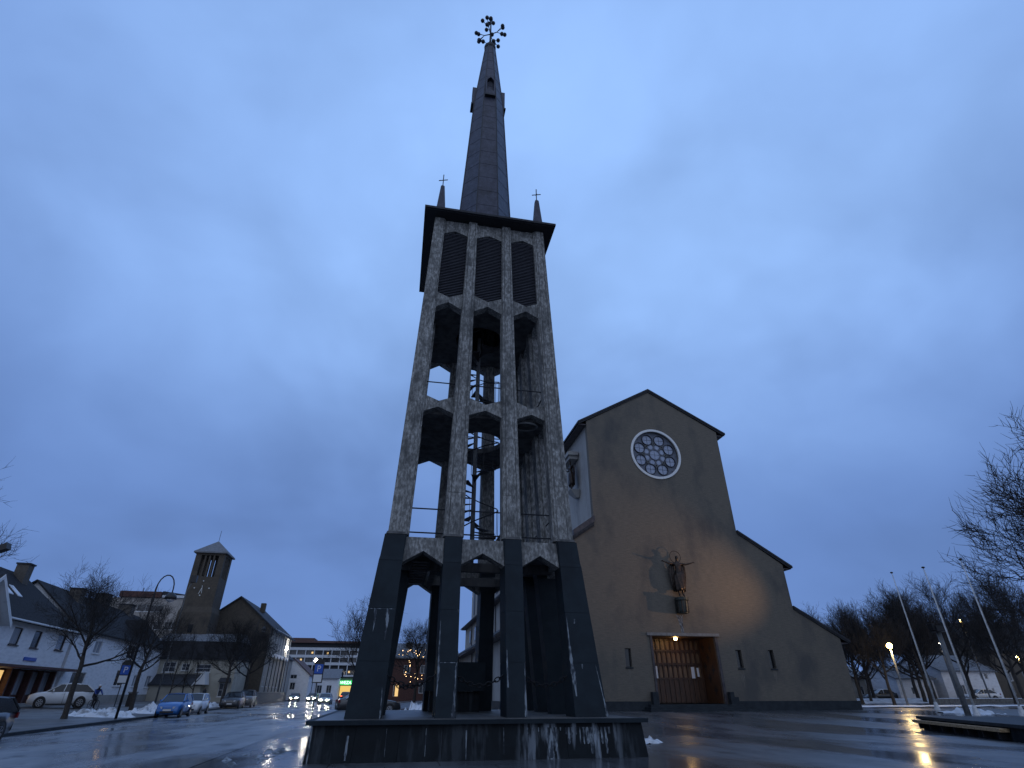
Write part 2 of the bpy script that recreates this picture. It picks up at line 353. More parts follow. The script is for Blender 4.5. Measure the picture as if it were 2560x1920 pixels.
# ------------------------------------------------------------------ bell tower
CX, CY, Z0 = 2.304, 19.321, .2
tw = thing('bell_tower', 'tall openwork concrete bell tower with dark slate legs and a pointed metal spire', 'bell tower', (CX, CY, Z0))
def ta(z): return 3.39 - (z - 1.02) * .0944 if z < 5.68 else 2.86 - .0336 * (z - 5.7)
NR = [(0, -1), (1, 0), (0, 1), (-1, 0)]
def tp(k, s, z, t, a=None):
    nx, ny = NR[k]; ux, uy = -ny, nx; a = (ta(z) if a is None else a) - t
    return V((CX + ux * s + nx * a, CY + uy * s + ny * a, z))
# plinth: battered dark stone base, with an oversailing slab
m_ = MATS['slate_plinth']; t_, P_ = pbr(m_); K_ = t_.links
src = P_.inputs['Base Color'].links[0].from_socket
tcn = t_.nodes.new('ShaderNodeTexCoord')
def nz_(sc, st):
    mp = t_.nodes.new('ShaderNodeMapping'); mp.inputs['Scale'].default_value = st; K_.new(tcn.outputs['Object'], mp.inputs[0])
    q = t_.nodes.new('ShaderNodeTexNoise'); q.inputs['Scale'].default_value = sc; q.inputs['Detail'].default_value = 5; K_.new(mp.outputs[0], q.inputs['Vector']); return q.outputs[0]
def rg(src, a, b, c=0., d=1.):
    q = t_.nodes.new('ShaderNodeMapRange'); K_.new(src, q.inputs[0])
    for i, v_ in enumerate((a, b, c, d)): q.inputs[1 + i].default_value = v_
    return q.outputs[0]
def mt(op, a, b):
    q = t_.nodes.new('ShaderNodeMath'); q.operation = op
    for i, s_ in enumerate((a, b)):
        if isinstance(s_, float): q.inputs[i].default_value = s_
        else: K_.new(s_, q.inputs[i])
    return q.outputs[0]
sx_ = t_.nodes.new('ShaderNodeSeparateXYZ'); K_.new(tcn.outputs['Object'], sx_.inputs[0])
# run-off stains: vertical drips of lime, most of them on the right half
drip = mt('MULTIPLY', rg(nz_(2.6, (1, 1, .10)), .50, .60), rg(nz_(9., (1, 1, .12)), .42, .56))
reg = mt('MULTIPLY', rg(sx_.outputs[0], .6, 1.6), rg(sx_.outputs[0], 3.5, 3.2))
msk = mt('MULTIPLY', mt('MAXIMUM', mt('MULTIPLY', reg, 1.0), .10), drip)
q = t_.nodes.new('ShaderNodeMix'); q.data_type = 'RGBA'; K_.new(msk, q.inputs[0]); K_.new(src, q.inputs[6]); q.inputs[7].default_value = (.24, .28, .33, 1); K_.new(q.outputs[2], P_.inputs['Base Color'])
mb = MB(); cuts = [-1.03, -.77, -.515, -.275, -.11, .11, .25, .45, .78, 1.03]
for k in range(4):
    n = 8
    for i in range(n):
        g = .004
        s0, s1 = -1 + 2 * i / n, -1 + 2 * (i + 1) / n
        b0, b1 = 4.12, 4.03
        mb.hexa([tp(k, s0 * b0 + g, Z0 - .1, 0, b0), tp(k, s1 * b0 - g, Z0 - .1, 0, b0), tp(k, s1 * b0 * .9, Z0 - .1, .35, b0), tp(k, s0 * b0 * .9, Z0 - .1, .35, b0),
                 tp(k, s0 * b1 + g, .925, 0, b1), tp(k, s1 * b1 - g, .925, 0, b1), tp(k, s1 * b1 * .9, .925, .35, b1), tp(k, s0 * b1 * .9, .925, .35, b1)])
mb.build('plinth', 'slate_plinth', tw)
MB().box(CX - 3.98, CX + 3.98, CY - 3.98, CY + 3.98, Z0 - .1, .92).build('plinth_core', 'dark_concrete', tw)
mb = MB()
mb.box(CX - 4.17, CX + 4.17, CY - 4.17, CY + 4.17, .93, 1.02); mb.build('plinth_slab', 'slate_cladding', tw)
MB().box(CX - 4.0, CX + 4.0, CY - 4.0, CY + 4.0, 1.021, 1.024).build('plinth_paving', 'wet_pavement', tw)
# widths of the columns along a face
def cw(z):   # corner column inner edge measured from the face corner
    return .90 + (.62 - .90) * (z - 1.02) / 4.66 if z < 5.68 else .56 + (.40 - .56) * (z - 5.7) / 13.7
def ic(z):   # inner column (inner edge, outer edge)
    if z < 5.68: return (.655, 1.185)
    f = (z - 5.7) / 13.7; return (.62 - .06 * f, 1.18 - .27 * f)
def corner(mb, k, z0, z1, g=0):
    ring = []
    for z in (z0, z1):
        a = ta(z) - g; w_ = cw(z) - 2 * g; nx, ny = NR[k]; mx_, my_ = NR[(k + 1) % 4]
        def pt(p, q_): return V((CX + nx * p + mx_ * q_, CY + ny * p + my_ * q_, z))
        ring += [pt(a, a), pt(a, a - w_), pt(a - w_, a - w_), pt(a - w_, a)]
    mb.hexa(ring)
def inner(mb, k, sgn, z0, z1, dep, g=0):
    ring = []
    for z in (z0, z1):
        i0, i1 = ic(z); i0 += g; i1 -= g
        ring += [tp(k, sgn * i0, z, g), tp(k, sgn * i1, z, g), tp(k, sgn * i1, z, dep - g), tp(k, sgn * i0, z, dep - g)]
    mb.hexa(ring)
JZ = [(1.026, 2.29), (2.30, 3.59), (3.60, 4.89), (4.90, 5.68)]
for k in range(4):
    for kind in (0, -1, 1):
        mb = MB()
        for (a, b) in JZ:
            (corner(mb, k, a, b) if kind == 0 else inner(mb, k, kind, a, b, .95))
        core = (corner(mb, k, 1.03, 5.66, .012) if kind == 0 else inner(mb, k, kind, 1.03, 5.66, .95, .012))
        mb.build('leg', 'slate_cladding', tw)
        mb = MB()
        (corner(mb, k, 5.70, 19.50) if kind == 0 else inner(mb, k, kind, 5.70, 19.50, .60))
        # raised margins give the fluted look of the cast columns
        for (a, b) in ((5.70, 19.50),):
            if kind:
                for (f0, f1) in ((-.05, .12), (.88, 1.05)):
                    r_ = []
                    for z in (a, b):
                        i0, i1 = ic(z); w_ = i1 - i0
                        s0, s1 = kind * (i0 + f0 * w_), kind * (i0 + f1 * w_)
                        r_ += [tp(k, s0, z, .05), tp(k, s1, z, .05), tp(k, s1, z, .45), tp(k, s0, z, .45)]
                    mb.hexa(r_)
            else:
                kk = (k + 1) % 4
                for fk, sg in ((k, 1), (kk, -1)):
                    r_ = []
                    for z in (a, b):
                        A_ = ta(z); s1 = A_ - cw(z) - .06
                        r_ += [tp(fk, sg * (s1 + .08), z, .05), tp(fk, sg * s1, z, .05), tp(fk, sg * s1, z, .45), tp(fk, sg * (s1 + .08), z, .45)]
                    mb.hexa(r_)
        mb.build('column', 'weathered_concrete', tw)
        gm = MB()                                   # thin dark strips, laid on as the shade of grooves down the shaft
        for f0 in (.17, .80):
            r_ = []
            for z in (5.78, 19.42):
                if kind: i0, i1 = ic(z); s0 = kind * (i0 + f0 * (i1 - i0)); s1 = s0 + kind * .022; fk = k; r_ += [tp(fk, s0, z, -.003), tp(fk, s1, z, -.003), tp(fk, s1, z, .02), tp(fk, s0, z, .02)]
                else: w_ = cw(z); s0 = ta(z) - w_ * (.15 + f0 * .9); r_ += [tp(k, s0, z, -.003), tp(k, s0 + .022, z, -.003), tp(k, s0 + .022, z, .02), tp(k, s0, z, .02)]
            gm.hexa(r_)
        jr = random.Random(k * 3 + kind)
        for z in (7.3, 8.9, 12.2, 13.4, 16.9, 18.0):
            z += jr.uniform(-.3, .3)
            if kind: i0, i1 = ic(z); a0_, a1_ = kind * i0, kind * i1
            else: a0_, a1_ = ta(z) - .005, ta(z) - cw(z)
            gm.hexa([tp(k, a0_, z, -.002), tp(k, a1_, z, -.002), tp(k, a1_, z, .02), tp(k, a0_, z, .02), tp(k, a0_, z + .014, -.002), tp(k, a1_, z + .014, -.002), tp(k, a1_, z + .014, .02), tp(k, a0_, z + .014, .02)])
        gm.build('joint_and_groove_shade', 'dark_concrete', tw)
        mb = MB()                                   # thin bearing block between leg and column
        r_ = []
        for z, gg in ((5.681, .02), (5.76, .05)):
            if kind == 0:
                a = ta(5.66) - gg - .02; w_ = cw(5.66) - 2 * gg; nx, ny = NR[k]; mx_, my_ = NR[(k + 1) % 4]
                r_ += [V((CX + nx * p + mx_ * q_, CY + ny * p + my_ * q_, z)) for p, q_ in ((a, a), (a, a - w_), (a - w_, a - w_), (a - w_, a))]
            else:
                i0, i1 = ic(5.66); r_ += [tp(k, kind * (i0 + gg), z, gg + .02, ta(5.66)), tp(k, kind * (i1 - gg), z, gg + .02, ta(5.66)), tp(k, kind * (i1 - gg), z, .8, ta(5.66)), tp(k, kind * (i0 + gg), z, .8, ta(5.66))]
        mb.hexa(r_).build('bearing_block', 'dark_concrete', tw)
def bays(z):   # three bays: (left, right) along the face
    i0, i1 = ic(z); e_ = ta(z) - cw(z); return [(-e_ - .04, -i1 + .02), (-i0 - .02, i0 + .02), (i1 - .02, e_ + .04)]
def bs(b, p, z): l, r_ = bays(z)[b]; return l + (r_ - l) * (p + 1) / 2
def panel(mb, k, b, top, bot, t0, t1):
    for (p0, p1) in ((0, 1), (1, 2)):
        P = [-1, 0, 1]; q = []
        for (zs) in (bot, top):
            for (pi_, t) in ((p0, t0), (p1, t0), (p1, t1), (p0, t1)):
                z = zs[pi_]; q.append(tp(k, bs(b, P[pi_], z), z, t))
        mb.hexa(q)
ROWS = {'arch_beam': ((5.63, 5.63, 5.63), (4.86, 5.23, 4.86), .14, .62), 'lower_tracery': ((10.66, 10.42, 10.66), (9.94, 10.19, 9.94), .12, .48),
        'upper_tracery': ((15.40, 15.14, 15.40), (14.56, 14.90, 14.56), .12, .48), 'top_beam': ((19.45, 19.45, 19.45), (18.64, 18.88, 18.64), .12, .48)}
for k in range(4):
    for nm, (top, bot, t0, t1) in ROWS.items():
        for b in range(3):
            mb = MB(); panel(mb, k, b, top, bot, t0, t1); mb.build(nm, 'weathered_concrete', tw)
    # louvres
    for b in range(3):
        mb = MB(); z = 15.2
        while z < 18.85:
            def lim(zz): # half-extent p at this height for the chamfers
                if zz < 15.40: return max(.0, (zz - 15.14) / .26)
                if zz > 18.64: return max(.0, (18.88 - zz) / .24)
                return 1
            h = lim(z)
            if h > .05:
                l, r_ = bs(b, -h, z), bs(b, h, z)
                mb.hexa([tp(k, l, z - .055, .16), tp(k, r_, z - .055, .16), tp(k, r_, z + .01, .30), tp(k, l, z + .01, .30), tp(k, l, z - .03, .16), tp(k, r_, z - .03, .16), tp(k, r_, z + .035, .30), tp(k, l, z + .035, .30)])
            z += .085
        for s_ in (0,):
            l0, r0, l1, r1 = bs(b, -1, 15.1), bs(b, 1, 15.1), bs(b, -1, 18.9), bs(b, 1, 18.9)
            mb.hexa([tp(k, l0, 15.1, .34), tp(k, r0, 15.1, .34), tp(k, r0, 15.1, .40), tp(k, l0, 15.1, .40), tp(k, l1, 18.9, .34), tp(k, r1, 18.9, .34), tp(k, r1, 18.9, .40), tp(k, l1, 18.9, .40)])
        mb.build('louvre', 'louvre_wood', tw)
# floors with a round stair well
def slab(nm, z0, z1, hole, inset=.45, off=(0, 0)):
    a = ta(z1) - inset; mb = MB(); n = 40; ri = []; ro = []
    for i in range(n):
        th = 2 * pi * i / n + pi / n * 0; c_, s_ = cos(th), sin(th); m2 = max(abs(c_), abs(s_))
        ri.append((CX + off[0] + hole * c_, CY + off[1] + hole * s_)); ro.append((CX + a * c_ / m2, CY + a * s_ / m2))
    for i in range(n):
        j = (i + 1) % n
        mb.hexa([(*ri[i], z0), (*ro[i], z0), (*ro[j], z0), (*ri[j], z0), (*ri[i], z1), (*ro[i], z1), (*ro[j], z1), (*ri[j], z1)])
    return mb.build(nm, 'dark_concrete', tw)
slab('floor_slab', 5.22, 5.36, 2.0); slab('floor_slab', 10.05, 10.25, 1.02); slab('floor_slab', 14.85, 15.05, 1.02); 
mb = MB()
for z in (4.9,):
    for y in (-1.35, 1.35): mb.box(CX - 2.5, CX + 2.5, CY + y - .1, CY + y + .1, z + .05, z + .32)
    for x in (-1.35, 1.35): mb.box(CX + x - .1, CX + x + .1, CY - 1.25, CY + 1.25, z + .05, z + .31)
mb.build('floor_beam', 'dark_concrete', tw)
mb = MB(); mb.tube([(3.86 + .42 * cos(2 * pi * i / 24), 17.3 + .33 * sin(2 * pi * i / 24), 9.96) for i in range(25)], .035, 6); mb.build('lit_hole_edge', 'pole_grey', tw)  # grey ring standing in for the lit edge of a hole in the floor
# folded stair hanging below the first floor, front left bay
ld = MB()
for x in (.22, .74): ld.hexa([(x, 17.0, 5.02), (x + .05, 17.0, 5.02), (x + .05, 17.14, 5.06), (x, 17.14, 5.06), (x - .10, 18.7, 4.62), (x - .05, 18.7, 4.62), (x - .05, 18.84, 4.67), (x - .10, 18.84, 4.67)])
for i in range(9):
    f = i / 9 + .05; x = .22 - .10 * f; ld.box(x + .04, x + .53, 17.0 + 1.7 * f, 17.2 + 1.7 * f, 5.03 - .40 * f, 5.06 - .40 * f)
ld.build('hanging_stair', 'dark_metal', tw)
# spiral staircase
st = MB(); st.tube([(CX, CY, 5.36), (CX, CY, 15)], .085, 10); st = st.build('spiral_staircase', 'pole_grey', tw, True)
tr_ = MB(); hr = []; bl = MB(); nst = 46
for i in range(nst):
    a0 = -2.2 + i * 2 * pi / 13.2; a1 = a0 + .36; z = 5.55 + i * .205
    if z > 14.9: break
    p = [(CX + .07 * cos(a0), CY + .07 * sin(a0)), (CX + .86 * cos(a0), CY + .86 * sin(a0)), (CX + .86 * cos(a1), CY + .86 * sin(a1)), (CX + .07 * cos(a1), CY + .07 * sin(a1))]
    tr_.hexa([(*q, z) for q in p] + [(*q, z + .03) for q in p])
    hr.append((CX + .92 * cos(a0), CY + .92 * sin(a0), z + .95))
    bl.tube([(CX + .91 * cos(a0), CY + .91 * sin(a0), z), hr[-1]], .012, 4)
tr_.build('tread', 'dark_metal', st); MB().tube(hr, .022, 6).build('handrail', 'dark_metal', st, True); bl.build('baluster', 'dark_metal', st)
# rails across the open bays
for k in range(4):
    for z in (5.86, 6.62, 11.32):
        e_ = ta(z) - .35
        MB().tube([tp(k, -e_, z, .40), tp(k, e_, z, .40)], .022, 6).build('guard_rail', 'dark_metal', tw)
mb = MB(); mb.tube([tp(2, .95, 5.3, .5), tp(2, .9, 14.8, .6)], .02, 4).tube([tp(2, -.95, 5.3, .5), tp(2, -.95, 14.8, .6)], .012, 4); mb.build('lightning_cable', 'pole_black', tw)
# eaves slab, low roof, spire
mb = MB(); mb.box(CX - 2.80, CX + 2.80, CY - 2.80, CY + 2.80, 19.46, 19.50); mb.build('soffit', 'dark_metal', tw)
mb = MB(); mb.box(CX - 2.87, CX + 2.87, CY - 2.87, CY + 2.87, 19.503, 19.61); mb.build('eaves_fascia', 'roof_dark', tw)
mb = MB(); mb.loft([[(CX + a * x, CY + a * y, z) for x, y in ((-1, -1), (1, -1), (1, 1), (-1, 1))] for a, z in ((2.84, 19.613), (1.2, 20.9))]); mb.build('low_roof', 'spire_metal', tw)
def octr(a, z): c8 = a / cos(pi / 8); return [(CX + c8 * cos(pi / 8 + pi / 4 * i), CY + c8 * sin(pi / 8 + pi / 4 * i), z) for i in range(8)]
SP = [(1.34, 19.9), (1.31, 20.6), (1.21, 22.87), (.845, 31.3), (.70, 33.0), (.31, 37.6)]
def spr(z):
    for (a, b), (c_, d) in zip(SP, SP[1:]):
        if z <= d: return a + (c_ - a) * (z - b) / (d - b)
    return SP[-1][0]
zs_ = [19.9 + i * .55 for i in range(33)] + [37.6]
sp = MB().loft([octr(spr(z), z) for z in zs_]).build('spire', 'spire_metal', tw)
for i in range(8):
    pts = []
    for z in zs_: c8 = spr(z) / cos(pi / 8) + .006; pts.append((CX + c8 * cos(pi / 8 + pi / 4 * i), CY + c8 * sin(pi / 8 + pi / 4 * i), z))
    MB().tube(pts, .028, 4).build('ridge_batten', 'dark_metal', sp)
mb = MB()
z = 20.9
while z < 37.4: mb.loft([octr(spr(z) + .008, z), octr(spr(z + .022) + .008, z + .022)]); z += 1.05
mb.build('standing_seam', 'spire_metal', sp)
for k in range(4):           # four little gabled dormers
    a0, a1 = .845, .70; W_ = .27
    def dp(s, z, o_): return tp(k, s, z, -o_, 0)
    F_ = .96
    prof = [(-W_, 31.35), (W_, 31.35), (W_, 32.85), (0, 33.25), (-W_, 32.85)]
    mb = MB(); fr = [dp(s, z, F_) for s, z in prof]; bk = [dp(s, z, .62) for s, z in prof]
    inn = [(-W_ + .07, 31.75), (W_ - .07, 31.75), (W_ - .07, 32.75), (0, 33.05), (-W_ + .07, 32.75)]; fi = [dp(s, z, F_) for s, z in inn]; bi = [dp(s, z, F_ - .22) for s, z in inn]
    n = 5
    mb.add(fr + fi, [(i, (i + 1) % n, (i + 1) % n + n, i + n) for i in range(n)]); mb.add(fr + bk, [(i, (i + 1) % n, (i + 1) % n + n, i + n) for i in range(n)])
    mb.add(fi + bi, [(i, (i + 1) % n, (i + 1) % n + n, i + n) for i in range(n)])
    d_ = mb.build('dormer', 'spire_metal', sp)
    MB().add(bi, [tuple(range(n))]).build('opening', 'louvre_wood', sp)
    MB().hexa([dp(-W_ - .03, 31.22, F_ + .06), dp(W_ + .03, 31.22, F_ + .06), dp(W_ + .03, 31.22, .7), dp(-W_ - .03, 31.22, .7), dp(-W_ - .03, 31.34, F_ + .06), dp(W_ + .03, 31.34, F_ + .06), dp(W_ + .03, 31.34, .7), dp(-W_ - .03, 31.34, .7)]).build('dormer_sill', 'dark_metal', sp)
mb = MB(); mb.lathe([(.30, 37.6), (.37, 37.68), (.38, 37.86), (.30, 38.0), (.12, 38.1)], (CX, CY, 0), 16); mb.build('spire_collar', 'dark_metal', tw, True)
# finial: a cross whose arms end in clusters of balls
fin = MB(); CZ = 39.55; fin.tube([(CX, CY, 38.0), (CX, CY, 41.0)], [.07, .045], 8)
ax = V((cos(R(-25)), sin(R(-25)), 0)); ay = V((-ax.y, ax.x, 0)) * -1
balls = []
for d_ in (ax, -ax, ay, -ay):
    hub = V((CX, CY, CZ)) + d_ * .42; fin.tube([(CX, CY, CZ - .05), hub], [.035, .028], 6)
    side = V((-d_.y, d_.x, 0))
    for o_ in (d_ * .42 + V((0, 0, .36)), d_ * .48 + side * .28, d_ * .48 - side * .28, d_ * .36 + V((0, 0, -.38))):
        e_ = hub + o_; fin.tube([hub, e_], .02, 5); balls.append(e_)
top = V((CX, CY, 41.0))
for o_ in (V((0, 0, .33)), V((.17, .05, .05)), V((-.13, .14, .06)), V((-.06, -.17, .05))): fin.tube([top - V((0, 0, .1)), top + o_], .02, 5); balls.append(top + o_)
for a_ in (0, 1, 2, 3): fin.tube([(CX + .18 * cos(a_ * pi / 2), CY + .18 * sin(a_ * pi / 2), 38.05), (CX, CY, 38.9)], .016, 4)
for (dx_, zc_) in ((-.47, 38.45), (.22, 38.75), (-.70, 38.5), (.10, 39.5), (.52, 38.95), (-.28, 39.95)):
    e_ = V((CX + dx_, CY, zc_)); fin.tube([(CX, CY, zc_ - .25 if zc_ < 39 else zc_ + .1), e_], .018, 5); balls.append(e_)
fo = fin.build('finial_cross', 'dark_metal', tw)
for b in balls: MB().ball(b, .13, 12).build('ball', 'dark_metal', fo, True)
# corner pinnacles with small crosses
for sx in (-1, 1):
    for sy in (-1, 1):
        x, y = CX + 2.2 * sx, CY + 2.2 * sy
        po = MB().loft([[(x + a * c_, y + a * d_, z) for c_, d_ in ((-1, -1), (1, -1), (1, 1), (-1, 1))] for a, z in ((.20, 19.66), (.19, 20.1), (.085, 21.6), (.01, 21.75))]).build('pinnacle', 'spire_metal', tw)
        MB().tube([(x, y, 21.7), (x, y, 22.45)], .022, 6).tube([(x - .20, y + .06, 22.08), (x + .20, y - .06, 22.08)], .022, 6).tube([(x + .01, y - .12, 22.0), (x - .01, y + .12, 22.17)], .012, 4).build('cross', 'dark_metal', po)
# lime run-off on the legs of the front
def streak(pts, k=0, pr=.004):
    mb = MB(); rr = []
    for (s, z, w_) in pts: rr.append((tp(k, s - w_ / 2, z, -pr), tp(k, s + w_ / 2, z, -pr)))
    dense = []
    for (p0, p1), (q0, q1) in zip(rr, rr[1:]):
        n = 8
        for i in range(n): f = i / n; j = 1 + .6 * (random.random() - .5); c_ = (p0.lerp(q0, f) + p1.lerp(q1, f)) / 2; h = (p1.lerp(q1, f) - p0.lerp(q0, f)) / 2 * j; dense.append((c_ - h, c_ + h))
    dense.append(rr[-1]); vs = [q for p in dense for q in p]
    mb.add(vs, [(2 * i, 2 * i + 1, 2 * i + 3, 2 * i + 2) for i in range(len(dense) - 1)]); return mb.build('lime_streak', 'lime', tw)
streak([(-.69, 2.28, .05), (-.70, 1.9, .035), (-.715, 1.35, .06), (-.73, 1.03, .10)])
streak([(-1.165, 3.3, .01), (-1.165, 2.6, .04), (-1.15, 2.1, .06), (-1.17, 1.5, .02)])
streak([(-.70, 3.6, .03), (-.68, 3.5, .02)]); streak([(-1.16, 2.285, .02), (-.93, 2.285, .44), (-.93, 2.265, .44)])
streak([(2.44, 3.5, .015), (2.46, 2.9, .04), (2.49, 2.3, .09), (2.53, 1.9, .11), (2.56, 1.5, .03)])
streak([(2.66, 3.42, .05), (2.66, 3.3, .03)]); streak([(2.78, 2.27, .05), (2.79, 2.15, .02)])
streak([(3.17, 2.26, .01), (3.27, 1.7, .03), (3.345, 1.25, .045), (3.37, 1.03, .07)])
streak([(.68, 2.6, .01), (.685, 2.2, .05), (.70, 1.7, .03)]); streak([(1.165, 2.28, .02), (1.165, 1.7, .03), (1.165, 1.04, .06)])
streak([(-2.55, 1.7, .01), (-2.53, 1.3, .03), (-2.53, 1.03, .035)]); streak([(-2.75, 3.585, .62), (-2.75, 3.565, .62)]); streak([(-2.95, 3.56, .07), (-2.93, 3.3, .04), (-2.95, 3.0, .01)]); streak([(-2.62, 3.56, .10), (-2.60, 3.2, .06), (-2.62, 2.8, .01)])
# ledges of lime on the plinth face
def pstreak(x, z0, z1, w_):
    mb = MB(); n = 8
    vs = []
    for i in range(n + 1):
        z = z0 + (z1 - z0) * i / n; b = 4.12 + (4.03 - 4.12) * (z - .1) / .825; j = w_ * (.5 + .5 * random.random()) * (1 if i < n else .5)
        vs += [(CX + x - j, CY - b - .004, z), (CX + x + j, CY - b - .004, z)]
    mb.add(vs, [(2 * i, 2 * i + 1, 2 * i + 3, 2 * i + 2) for i in range(n)]); mb.build('lime_streak', 'lime', tw)
pstreak(-.45, .80, .22, .018); pstreak(-1.41, .85, .3, .008); pstreak(.46, .85, .3, .008); pstreak(-3.2, .72, .25, .035); pstreak(-4.02, .9, .2, .02); pstreak(-2.33, .85, .3, .006)
random.seed(11)
for i in range(9): pstreak(1.05 + i * .14, .84, .84 - random.uniform(.06, .22), .02)
pstreak(1.62, .84, .22, .12); pstreak(1.75, .84, .35, .05)
for i in range(12): pstreak(2.1 + i * .095, .84, .84 - random.choice((.15, .35, .5, .55)), random.uniform(.015, .05))
# chains between the legs
def chain(p0, p1, sag, label):
    p0, p1 = V(p0), V(p1); Lc = (p1 - p0).length; n = int(Lc / .115); mb = MB(); d = (p1 - p0).normalized()
    for i in range(n):
        f = (i + .5) / n; c_ = p0.lerp(p1, f) - V((0, 0, sag * 4 * f * (1 - f))); tg = ((p1 - p0) - V((0, 0, sag * 4 * (1 - 2 * f)))).normalized()
        up = V((0, 0, 1)) if i % 2 else d.cross(V((0, 0, 1))).normalized(); up = (up - tg * up.dot(tg)).normalized()
        mb.tube([c_ + tg * .085 * cos(t * pi / 5) + up * .05 * sin(t * pi / 5) for t in range(11)], .017, 5, False)
    tagit(mb.build('chain', 'chain_iron', None, True), label, 'chain', 'chains hung between the tower legs')
for (a, b, lab) in ((-2.5, -1.17, 'heavy iron chain hung in the front left bay of the bell tower'), (-.67, .67, 'heavy iron chain hung in the front middle bay in front of the dark stone block'), (1.17, 2.5, 'heavy iron chain hung in the front right bay of the bell tower')):
    zc = 2.02; chain(tp(0, a, zc, .45), tp(0, b, zc, .45), .27, lab)
chain(tp(2, -.67, 2.0, .45), tp(2, .67, 2.0, .45), .27, 'heavy iron chain hung in the rear middle bay of the bell tower')
chain(tp(2, 1.17, 2.0, .45), tp(2, 2.5, 2.0, .45), .27, 'heavy iron chain hung in the rear left bay of the bell tower')
chain(tp(1, 1.17, 2.0, .45), tp(1, 2.45, 2.0, .45), .27, 'heavy iron chain hung in the right rear bay of the bell tower')
# dark stone block standing inside the tower
bk = thing('stone_block', 'dark stone block on a narrower base standing inside the bell tower', 'stone block', (2.05, 21.0, 1.03))
MB().box(1.08, 3.06, 20.5, 21.5, 1.62, 2.48).build('body', 'slate_cladding', bk); MB().box(1.25, 2.9, 20.7, 21.4, 1.03, 1.618).build('base', 'slate_plinth', bk)
# ------------------------------------------------------------------ cathedral
YF, GX, YB = 38.8, 19.82, 92.0
ch = thing('church', 'large brown stucco church front with stepped roofline, round window and carved wooden portal', 'church', (GX, YF, .45))
def sym(p): return [(x, z) for x, z in p] + [(2 * GX - x, z) for x, z in reversed(p)]
half = [(32.52, .30), (32.50, 5.05), (29.17, 7.02), (29.17, 10.25), (25.75, 12.55), (25.75, 21.35), (GX, 24.75)]
full = half + [(2 * GX - x, z) for x, z in reversed(half[:-1])]
DOOR = (17.50, 22.25, .9, 5.02)
wins = [(15.41, 15.86, 3.06, 4.21), (23.73, 24.18, 3.05, 4.20), (26.29, 26.72, 3.03, 4.22), (12.92, 13.36, 3.05, 4.2)]
def rect(a, b, c, d): return [(a, c), (b, c), (b, d), (a, d)]
ROSE = (19.78, 18.86, 2.03); nr = 48
rose = [(ROSE[0] + ROSE[2] * cos(2 * pi * i / nr), ROSE[1] + ROSE[2] * sin(2 * pi * i / nr)) for i in range(nr)]
holes = [rect(*DOOR)] + [rect(*w_) for w_ in wins] + [rose]
loops = [[V((x, z, 0)) for x, z in q] for q in [full] + holes]
flat = [q for l_ in loops for q in l_]; tris = tessellate_polygon(loops)
mb = MB(); mb.add([(q.x, YF, q.y) for q in flat], tris)
for q, dep in zip([full] + holes, [.45, 2.3] + [.32] * 4 + [.28]):
    n = len(q)
    mb.add([(x, YF, z) for x, z in q] + [(x, YF + dep, z) for x, z in q], [(i, (i + 1) % n, (i + 1) % n + n, i + n) for i in range(n)])
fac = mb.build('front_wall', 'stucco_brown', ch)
# body of the church behind the front, light stucco
def prism(poly, y0, y1, m, nm, parent=ch):
    return MB().extr([(x, y0, z) for x, z in poly], (0, y1 - y0, 0)).build(nm, m, parent)
i_ = .03
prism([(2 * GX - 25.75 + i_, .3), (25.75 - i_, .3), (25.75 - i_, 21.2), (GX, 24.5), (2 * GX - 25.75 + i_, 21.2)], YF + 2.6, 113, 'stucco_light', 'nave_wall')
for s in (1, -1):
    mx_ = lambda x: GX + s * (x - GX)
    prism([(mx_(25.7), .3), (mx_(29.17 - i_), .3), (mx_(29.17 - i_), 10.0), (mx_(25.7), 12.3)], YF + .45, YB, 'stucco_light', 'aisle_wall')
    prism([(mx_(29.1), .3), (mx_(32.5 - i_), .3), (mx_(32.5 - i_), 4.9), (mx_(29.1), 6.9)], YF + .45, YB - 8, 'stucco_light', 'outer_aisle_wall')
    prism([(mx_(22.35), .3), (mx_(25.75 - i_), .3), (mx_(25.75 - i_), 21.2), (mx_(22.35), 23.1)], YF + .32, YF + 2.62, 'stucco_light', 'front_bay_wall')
    # roofs
    def roof(x0, z0, x1, z1, y0, y1, nm, th=.16):
        p = [(mx_(x0), z0), (mx_(x1), z1), (mx_(x1), z1 + th), (mx_(x0), z0 + th)]
        return prism(p, y0, y1, 'roof_dark', nm)
    roof(GX, 24.86, 26.52, 21.12, YF - .16, 113.5, 'nave_roof'); roof(25.78, 12.63, 29.92, 10.02, YF - .14, YB + .5, 'aisle_roof'); roof(29.2, 7.10, 33.25, 4.78, YF - .12, YB - 7.5, 'outer_aisle_roof')
    roof(GX, 24.72, 26.45, 21.02, YF - .10, YF - .01, 'verge_board', .14); roof(25.78, 12.50, 29.8, 9.94, YF - .09, YF - .01, 'verge_board', .13); roof(29.2, 6.98, 33.15, 4.72, YF - .08, YF - .01, 'verge_board', .12)
    MB().box(*sorted((mx_(25.78), mx_(26.4))), YF + .05, 113, 21.02, 21.10).build('eaves_soffit', 'fascia', ch)
    MB().box(*sorted((mx_(29.2), mx_(29.85))), YF + .05, YB, 9.95, 10.02).build('eaves_soffit', 'fascia', ch)
    MB().box(*sorted((mx_(32.52), mx_(33.2))), YF + .05, YB - 8, 4.74, 4.80).build('eaves_soffit', 'fascia', ch)
# purple-grey coping where the left aisle roof meets the front
prism([(13.95, 13.35), (12.2, 12.15), (12.2, 11.72), (13.95, 12.88)], YF - .12, YF + .5, 'fascia', 'coping')
